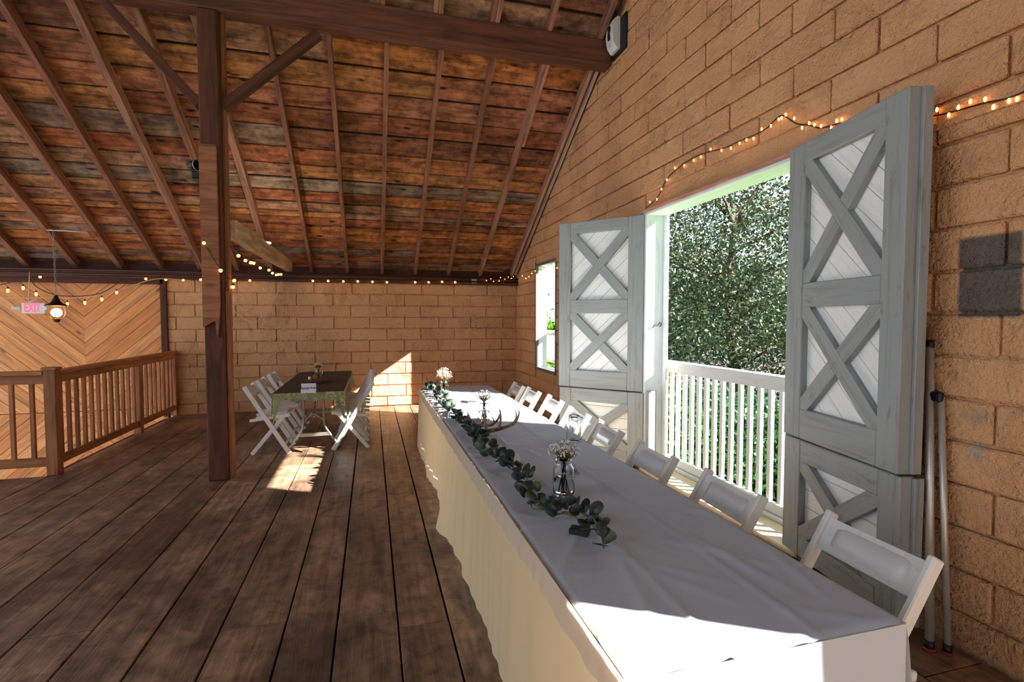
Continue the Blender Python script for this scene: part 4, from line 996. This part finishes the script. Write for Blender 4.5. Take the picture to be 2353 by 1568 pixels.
for lx, ly, lz, wt, lb in ((-3.3, 2.0, 3.0, 170, 'added unseen pendant lantern lighting the roof, over the floor before the stair railing'), (0.6, -1.6, 3.2, 130, 'added unseen pendant lantern lighting the roof from behind the viewpoint')):  # unseen fill lamps added to brighten the roof, copied from the stair lantern
    l2 = copy_tree(ln); l2.location = (lx, ly, lz); props(l2, lb, 'lantern')
    for ch in l2.children:
        if ch.type == 'LIGHT': ch.data = ch.data.copy(); ch.data.energy = wt; ch.data.color = (1.0, 0.74, 0.48)
ex = empty('exit_sign', (-4.86, 9.30, 1.65), 0, 'white exit sign with red lettering hung above the stairs', 'sign')
board('sign_box', 0.30, 0.06, 0.165, (0, 0, 0.09), (1, 0, 0), (0, 1, 0), M_plastic, ex, 0.012)
cu = bpy.data.curves.new('lettering', 'FONT'); cu.body = 'EXIT'; cu.size = 0.165; cu.align_x = 'CENTER'; cu.align_y = 'CENTER'; cu.extrude = 0.002; cu.offset = 0.004
to = bpy.data.objects.new('t', cu); COL.objects.link(to); dg = bpy.context.evaluated_depsgraph_get(); me = bpy.data.meshes.new_from_object(to.evaluated_get(dg)); bpy.data.objects.remove(to); me.materials.clear()
xs_ = [v.co.x for v in me.vertices]; ks = 0.20 / (max(xs_) - min(xs_))
link('lettering', me, M_exit, ex, frame((-0.012, -0.033, 0.09), (1, 0, 0), (0, 0, 1)) @ Matrix.Diagonal((ks, 1.12, 1, 1)))
board('floodlight', 0.10, 0.05, 0.055, (-0.21, -0.02, 0.09), (1, 0.3, -0.15), (0, 1, 0), M_plastic, ex, 0.01)
link('floodlight', lathe_mesh([(0, 0), (0.03, 0.005), (0.035, 0.03), (0.02, 0.05), (0, 0.05)], 16), M_plastic, ex, frame((0.175, -0.02, 0.09), (1, 0, 0), (0, 0, 1)))
tube('hanging_cord', [(-0.07, 0, 0.17), (-0.07, 0.05, 0.64)], 0.006, M_cord, ex, 6); tube('bracket', [(-0.07, 0, 0.17), (0.0, 0.02, 0.21), (0.03, 0.03, 0.22)], 0.01, M_plastic, ex, 6)

# ------------------------------------------------------------------ string lights
def uv_mesh(r, seg=8):
    bm = bmesh.new(); bmesh.ops.create_icosphere(bm, subdivisions=2, radius=r); return bm_mesh(bm, 'bulb', True)
def string(name, pts, bulbs, rbulb, label, cordmat, bmat, crad=0.004, sag=0.0, cat='string lights', teardrop=False, sock=True):
    pts = [Vector(p) for p in pts]; o0 = pts[0]
    r = empty(name, o0, 0, label, cat)
    tube('cord', smooth_path([p - o0 for p in pts], 5), crad, cordmat, r, 5)
    bmesh_ = uv_mesh(rbulb); bmesh_.materials.append(bmat)
    sk = lathe_mesh([(rbulb * 0.45, 0), (rbulb * 0.5, rbulb * 0.3), (rbulb * 0.5, rbulb * 1.3), (0, rbulb * 1.4)], 8); sk.materials.append(cordmat)
    for p in bulbs:
        p = Vector(p) - o0
        S = Matrix.Diagonal((0.8, 0.8, 1.5, 1)) if teardrop else Matrix.Identity(4)
        b_ = link('bulb', bmesh_, None, r, Matrix.Translation(p) @ S)
        if sock: under(link('socket', sk, None, r, Matrix.Translation(p + Vector((0, 0, rbulb * (1.1 if teardrop else 0.75))))), b_)
    return r
PY = D - 0.16
bl = [(on(x, y, 1, PY)) for x, y in ((92, 637), (335, 641), (381, 643), (421, 644), (461, 643), (537, 645), (574, 645), (719, 646), (754, 646), (789, 647), (822, 647), (856, 648), (889, 649), (954, 649), (985, 649), (1016, 648), (1046, 649))]
string('plate_string_lights', [p + Vector((0, 0.03, 0.03)) for p in [on(20, 632, 1, PY)] + bl[1:] + [on(1085, 648, 1, PY)]], bl, 0.019, 'row of amber globe bulbs along the wall plate above block wall', M_pipe, M_bulb)
tb = [on(x, y, 0, -1.335) for x, y in ((548, 588), (564, 599), (576, 604), (583, 605), (598, 616), (618, 621), (626, 628), (635, 632), (640, 631), (646, 631))]
string('tie_beam_string_lights', [p + Vector((0, 0, 0.035)) for p in [on(530, 575, 0, -1.335)] + tb], tb, 0.018, 'amber globe bulbs hanging beneath the pale tie beam', M_darkcord, M_bulb)
pb = [on(469, 559, 1, 5.47), on(507, 622, 1, 5.43), on(538, 645, 1, 5.6), on(535, 660, 1, 5.62)]
string('post_string_lights', [pb[0] + Vector((-0.02, 0.03, 0.03)), on(488, 590, 1, 5.43), pb[1] + Vector((0, 0, 0.01)), on(525, 640, 1, 5.45), pb[2], pb[3]], pb, 0.017, 'few amber globe bulbs wound around the timber post', M_darkcord, M_bulb)
eb = [on(x, y, 1, 9.36) for x, y in ((18, 668), (53, 662), (83, 676), (155, 699), (195, 696), (234, 688), (268, 672))]
string('hanging_string_lights', [on(-30, 650, 1, 9.38), on(0, 655, 1, 9.38), on(60, 640, 1, 9.38), on(85, 660, 1, 9.38), on(120, 676, 1, 9.38), on(155, 681, 1, 9.38), on(195, 680, 1, 9.38), on(234, 673, 1, 9.38), on(262, 657, 1, 9.38), on(282, 640, 1, 9.38)], eb, 0.022, 'black hanging string of clear filament bulbs before the pine wall', M_darkcord, glow('edison_bulb_glow', (1.0, 0.6, 0.12, 1), 2.2), 0.006, teardrop=True)
cb = [on(x, y, 0, XR - 0.02) for x, y in ((1200, 634), (1208, 640), (1215, 636), (1222, 629), (1230, 623), (1238, 624), (1247, 618), (1255, 614), (1264, 611), (1272, 606), (1280, 616))]
cb2 = [on(x, y, 1, D - 0.14) for x, y in ((1118, 645), (1128, 641), (1134, 647), (1147, 646), (1150, 638), (1160, 642), (1168, 637), (1175, 640), (1180, 636))]
string('corner_fairy_lights', [cb2[0]] + cb2[2::2] + cb[::2] + [cb[-1]], cb2 + cb, 0.009, 'tiny warm fairy lights in the corner above the narrow window', M_darkcord, M_fairy, 0.003, sock=False)
fl = [(1486, 478), (1512, 452), (1530, 415), (1560, 385), (1595, 362), (1625, 350), (1665, 340), (1700, 324), (1730, 312), (1760, 296), (1790, 268), (1805, 268), (1830, 284), (1860, 288), (1885, 294), (1915, 288), (1935, 284), (1990, 300), (2080, 290), (2135, 269), (2170, 262), (2215, 250), (2265, 236), (2310, 228), (2353, 212), (2420, 190)]
fp = [on(x, y, 0, XR - 0.02) for x, y in fl]
fcurve = smooth_path(fp, 5); fb = []
Rf = random.Random(5)
for i in range(2, len(fcurve) - 1, 3):
    fb.append(fcurve[i] + Vector((-0.006, Rf.uniform(-0.012, 0.012), Rf.choice((-1, 1)) * Rf.uniform(0.012, 0.026))))
string('door_fairy_lights', fp, fb, 0.008, 'green corded fairy lights draped above the open barn doors', M_darkcord, M_fairy, 0.0045, teardrop=True, sock=False)
mould = board('trim_7', 1.2, 0.035, 0.03, (XR - 0.008, 1.60, 2.525), (0, 1, 0), (0, 0, 1), M_block); props(mould, 'narrow tan strip on the block wall under the fairy lights', 'trim', kind='structure')
# pale cords
pc = [on(x, y, 1, D - 0.10) for x, y in ((648, 640), (642, 662), (630, 690), (612, 716), (590, 739), (568, 737), (548, 724), (538, 712), (534, 700))]
props(tube('extension_cord', smooth_path(pc, 5), 0.006, M_cord), 'pale extension cord looping against the far block wall', 'cord')
pc = [on(x, y, 1, 9.34) for x, y in ((-20, 686), (60, 685), (120, 685), (170, 685), (230, 679), (280, 665), (340, 645), (378, 641), (440, 645))]
props(tube('white_cable', smooth_path(pc, 5), 0.006, M_cord), 'pale cable strung across the pine wall behind the lantern', 'cable')
jb = on(1090, 646, 1, D - 0.12); props(board('junction_box', 0.10, 0.03, 0.09, jb, (1, 0, 0), (0, 1, 0), M_steel, None, 0.004), 'small grey junction box on the wall plate', 'junction box')
dl = empty('disc_lamp', (-1.335, 7.50, 2.57), 0, 'small white disc lamp resting on the pale tie beam', 'lamp')
link('housing', lathe_mesh([(0, 0.0), (0.05, 0.0), (0.062, 0.012), (0.062, 0.02), (0, 0.024)], 20), M_plastic, dl, Matrix.Rotation(0.5, 4, 'X')); link('lens', lathe_mesh([(0, 0.026), (0.05, 0.0245), (0.055, 0.021)], 20), M_disc, dl, Matrix.Rotation(0.5, 4, 'X'))
dl_d = bpy.data.lights.new('disc_lamp_light', 'POINT'); dl_d.energy = 9; dl_d.color = (1.0, 0.86, 0.7); dl_d.shadow_soft_size = 0.04
dl_o = bpy.data.objects.new('disc_lamp_light', dl_d); COL.objects.link(dl_o); dl_o.parent = dl; dl_o.location = (0, 0, 0.08)
sp = on(452, 398, 1, 5.55)
sl_ = empty('spotlight', sp, 0, 'small black twin spotlight clamped on the timber post', 'spotlight')
link('head', lathe_mesh([(0, -0.045), (0.03, -0.04), (0.045, 0.0), (0.05, 0.04), (0.03, 0.042), (0, 0.02)], 18), M_black, sl_, frame((-0.03, 0, 0.07), (0.5, 1, 0), (0, 0, 1)))
link('rim', lathe_mesh([(0.050, 0.038), (0.053, 0.042), (0.048, 0.045)], 18), M_plastic, sl_, frame((-0.03, 0, 0.07), (0.5, 1, 0), (0, 0, 1)))
board('body', 0.12, 0.06, 0.07, (0.02, 0, -0.02), (1, 0, 0), (0, 1, 0), M_black, sl_, 0.01)

# ------------------------------------------------------------------ outdoors
GZ = -3.0
bm = bmesh.new(); vs = [bm.verts.new(p) for p in ((2.9, -60, GZ), (160, -60, GZ), (160, 160, GZ), (2.9, 160, GZ))]; bm.faces.new(vs)
ground = link('lawn', bm_mesh(bm, 'lawn'), M_ground); props(ground, 'sunlit green lawn below the balcony', 'lawn', kind='structure')
def leaves_mesh(pts, size, name, aspect=0.55, updir=0.3):
    n = len(pts)
    nrm = rng.normal(size=(n, 3)); nrm[:, 2] += updir; nrm /= np.linalg.norm(nrm, axis=1)[:, None]
    u = np.cross(nrm, rng.normal(size=(n, 3))); u /= np.linalg.norm(u, axis=1)[:, None]; v = np.cross(nrm, u)
    s = (size * rng.uniform(0.6, 1.3, n))[:, None]
    P = np.stack([pts - u * s, pts + v * s * aspect, pts + u * s, pts - v * s * aspect], axis=1).reshape(-1, 3)
    me = bpy.data.meshes.new(name); me.vertices.add(4 * n); me.vertices.foreach_set('co', P.ravel().astype(np.float32))
    me.loops.add(4 * n); me.loops.foreach_set('vertex_index', np.arange(4 * n, dtype=np.int32))
    me.polygons.add(n); me.polygons.foreach_set('loop_start', np.arange(0, 4 * n, 4, dtype=np.int32)); me.polygons.foreach_set('loop_total', np.full(n, 4, dtype=np.int32))
    me.update(); me.validate(); return me
def tree(name, base, h, crown_c, crown_r, nclump, nleaf, size, mat, label, group='trees beyond the balcony'):
    r = empty(name, base, 0, label, 'tree', group)
    R = random.Random(int(abs(base[0] * 100)))
    tube('trunk', smooth_path([(0, 0, 0), (0.1, 0.05, h * 0.3), (-0.1, 0.1, h * 0.6), (0.05, 0, h * 0.9)], 4), [0.22 - 0.012 * i for i in range(13)], M_trunk, r, 8)
    cl_ = []
    for k in range(nclump):
        d = Vector((R.gauss(0, 1), R.gauss(0, 1), R.gauss(0, 1))).normalized() * (R.random() ** 0.45)
        cl_.append((crown_c[0] + d.x * crown_r[0], crown_c[1] + d.y * crown_r[1], crown_c[2] + d.z * crown_r[2]))
    bm = bmesh.new()
    for c in cl_[:40]:
        z0 = min(h * 0.85, max(h * 0.2, c[2] - 1.0)); tube_bm(bm, [(0, 0, z0), (c[0] * 0.5, c[1] * 0.5, (z0 + c[2]) / 2 + 0.2), c], [0.07, 0.04, 0.012], 5)
    link('branches', bm_mesh(bm, 'branches', True), M_trunk, r, Matrix.Identity(4))['kind'] = 'stuff'
    ci = rng.integers(0, nclump, nleaf); C_ = np.array(cl_)[ci]
    rad = min(crown_r) * 0.26
    P = C_ + rng.normal(size=(nleaf, 3)) * np.array([rad, rad, rad * 0.55]) * 0.75
    P[:, 2] = np.maximum(P[:, 2], 0.05)
    link('leaves', leaves_mesh(P, size, 'leaves'), mat, r, Matrix.Identity(4))['kind'] = 'stuff'
    return r
tree('broadleaf_tree', (11.2, 14.0, GZ), 9, (0, 0, 6.2), (4.6, 4.6, 5.0), 120, 44000, 0.060, M_tree, 'large dark green tree filling the view through the barn doors')
tree('understory_tree', (14.5, 12.0, GZ), 5.5, (0, 0, 3.0), (3.0, 3.0, 2.8), 90, 22000, 0.058, M_tree, 'low bushy tree beside the big tree above the railing')
tree('distant_tree', (24, 40, GZ), 9, (0, 0, 5.0), (6, 6, 4.5), 90, 9000, 0.24, M_tree, 'distant tree at the wood edge beyond the lawn')
tree('distant_tree', (40, 48, GZ), 10, (0, 0, 5.5), (7, 7, 5.0), 90, 9000, 0.26, M_tree, 'distant tree farther along the wood edge')
tree('distant_tree', (12, 38, GZ), 5, (0, 0, 2.6), (4, 4, 2.4), 60, 6000, 0.22, M_goldleaf, 'pale bushy tree seen past the narrow window')
def hedge(name, base, ext, n, size, mat, label):
    r = empty(name, base, 0, label, 'shrub', 'shrubs below the balcony')
    nb = 40; cs = np.column_stack([rng.uniform(-1, 1, nb) * ext[0], rng.uniform(-1, 1, nb) * ext[1], rng.uniform(0.15, 0.92, nb) * ext[2]])
    P = cs[rng.integers(0, nb, n)] + rng.normal(size=(n, 3)) * np.array([0.35, 0.35, 0.25]); P[:, 2] = np.abs(P[:, 2])
    link('leaves', leaves_mesh(P, size, 'leaves'), mat, r, Matrix.Identity(4))['kind'] = 'stuff'
    bm = bmesh.new()
    for c in cs[:16]: tube_bm(bm, [(c[0] * 0.6, c[1] * 0.6, 0), (c[0], c[1], c[2])], [0.03, 0.012], 5)
    link('stems', bm_mesh(bm, 'stems'), M_trunk, r, Matrix.Identity(4))['kind'] = 'stuff'
    return r
hedge('ivy_shrub', (7.2, 10.6, GZ), (1.1, 0.9, 2.7), 17000, 0.075, M_ivy, 'ivy covered shrub seen between the balusters near the door hinge')
hedge('ivy_shrub', (9.0, 11.0, GZ), (1.0, 0.9, 2.5), 16000, 0.075, M_ivy, 'broad ivy shrub behind the middle balusters')
hedge('ivy_shrub', (10.4, 9.6, GZ), (0.7, 0.7, 1.5), 8000, 0.06, M_ivy, 'lower shrub beside the grey fence')
fence = empty('board_fence', (11.4, 10.2, GZ), math.radians(-38), 'weathered grey board fence at the edge of the lawn', 'fence')
for k in range(20): board('plank', 1.75 + random.uniform(-0.03, 0.03), 0.14, 0.02, (0.15 * k, 0, 0.9), (0, 0, 1), (1, 0, 0), M_fence, fence, 0.003)
for z in (0.4, 1.4): board('fence_rail', 3.0, 0.04, 0.09, (1.42, 0.03, z), (1, 0, 0), (0, 1, 0), M_fence, fence, 0.003)
gd = empty('goldenrod_clump', (9.9, 8.1, GZ), 0, 'clump of yellow goldenrod flowering by the fence', 'flowers')
bm = bmesh.new(); hb = bmesh.new(); lp = []
for k in range(46):
    a = random.uniform(0, 6.28); rr = random.uniform(0, 0.75); h_ = random.uniform(1.0, 1.7); x0, y0 = rr * math.cos(a), rr * math.sin(a)
    tx, ty = x0 * 1.2, y0 * 1.2
    tube_bm(bm, [(x0, y0, 0), (tx, ty, h_)], [0.008, 0.004], 4)
    for q in range(26):
        t = random.uniform(0.1, 0.85); lp.append((x0 + (tx - x0) * t + random.uniform(-.07, .07), y0 + (ty - y0) * t + random.uniform(-.07, .07), h_ * t))
    for q in range(9): bmesh.ops.create_icosphere(hb, subdivisions=1, radius=0.022, matrix=Matrix.Translation((tx + random.uniform(-.06, .06), ty + random.uniform(-.06, .06), h_ - random.uniform(-0.03, 0.2))))
link('stems', bm_mesh(bm, 'stems'), M_goldleaf, gd, Matrix.Identity(4))['kind'] = 'stuff'
link('blooms', bm_mesh(hb, 'blooms'), M_gold, gd, Matrix.Identity(4))['kind'] = 'stuff'
link('leaves', leaves_mesh(np.array(lp), 0.07, 'leaves', 0.25), M_goldleaf, gd, Matrix.Identity(4))['kind'] = 'stuff'
n = 22000; gp = np.column_stack([rng.uniform(5, 17, n), rng.uniform(4, 17, n), np.full(n, GZ)])
ang = rng.uniform(0, 6.28, n); hh = rng.uniform(0.05, 0.12, n); dx = np.column_stack([np.cos(ang), np.sin(ang), np.zeros(n)]) * 0.012
tipv = gp + np.column_stack([rng.normal(0, .03, n), rng.normal(0, .03, n), hh])
V = np.stack([gp - dx, gp + dx, tipv], axis=1).reshape(-1, 3)
me = bpy.data.meshes.new('grass'); me.from_pydata(V.tolist(), [], np.arange(3 * n).reshape(-1, 3).tolist())
gr = link('grass', me, M_ivy); props(gr, 'short mown grass blades on the lawn', 'grass', kind='stuff')
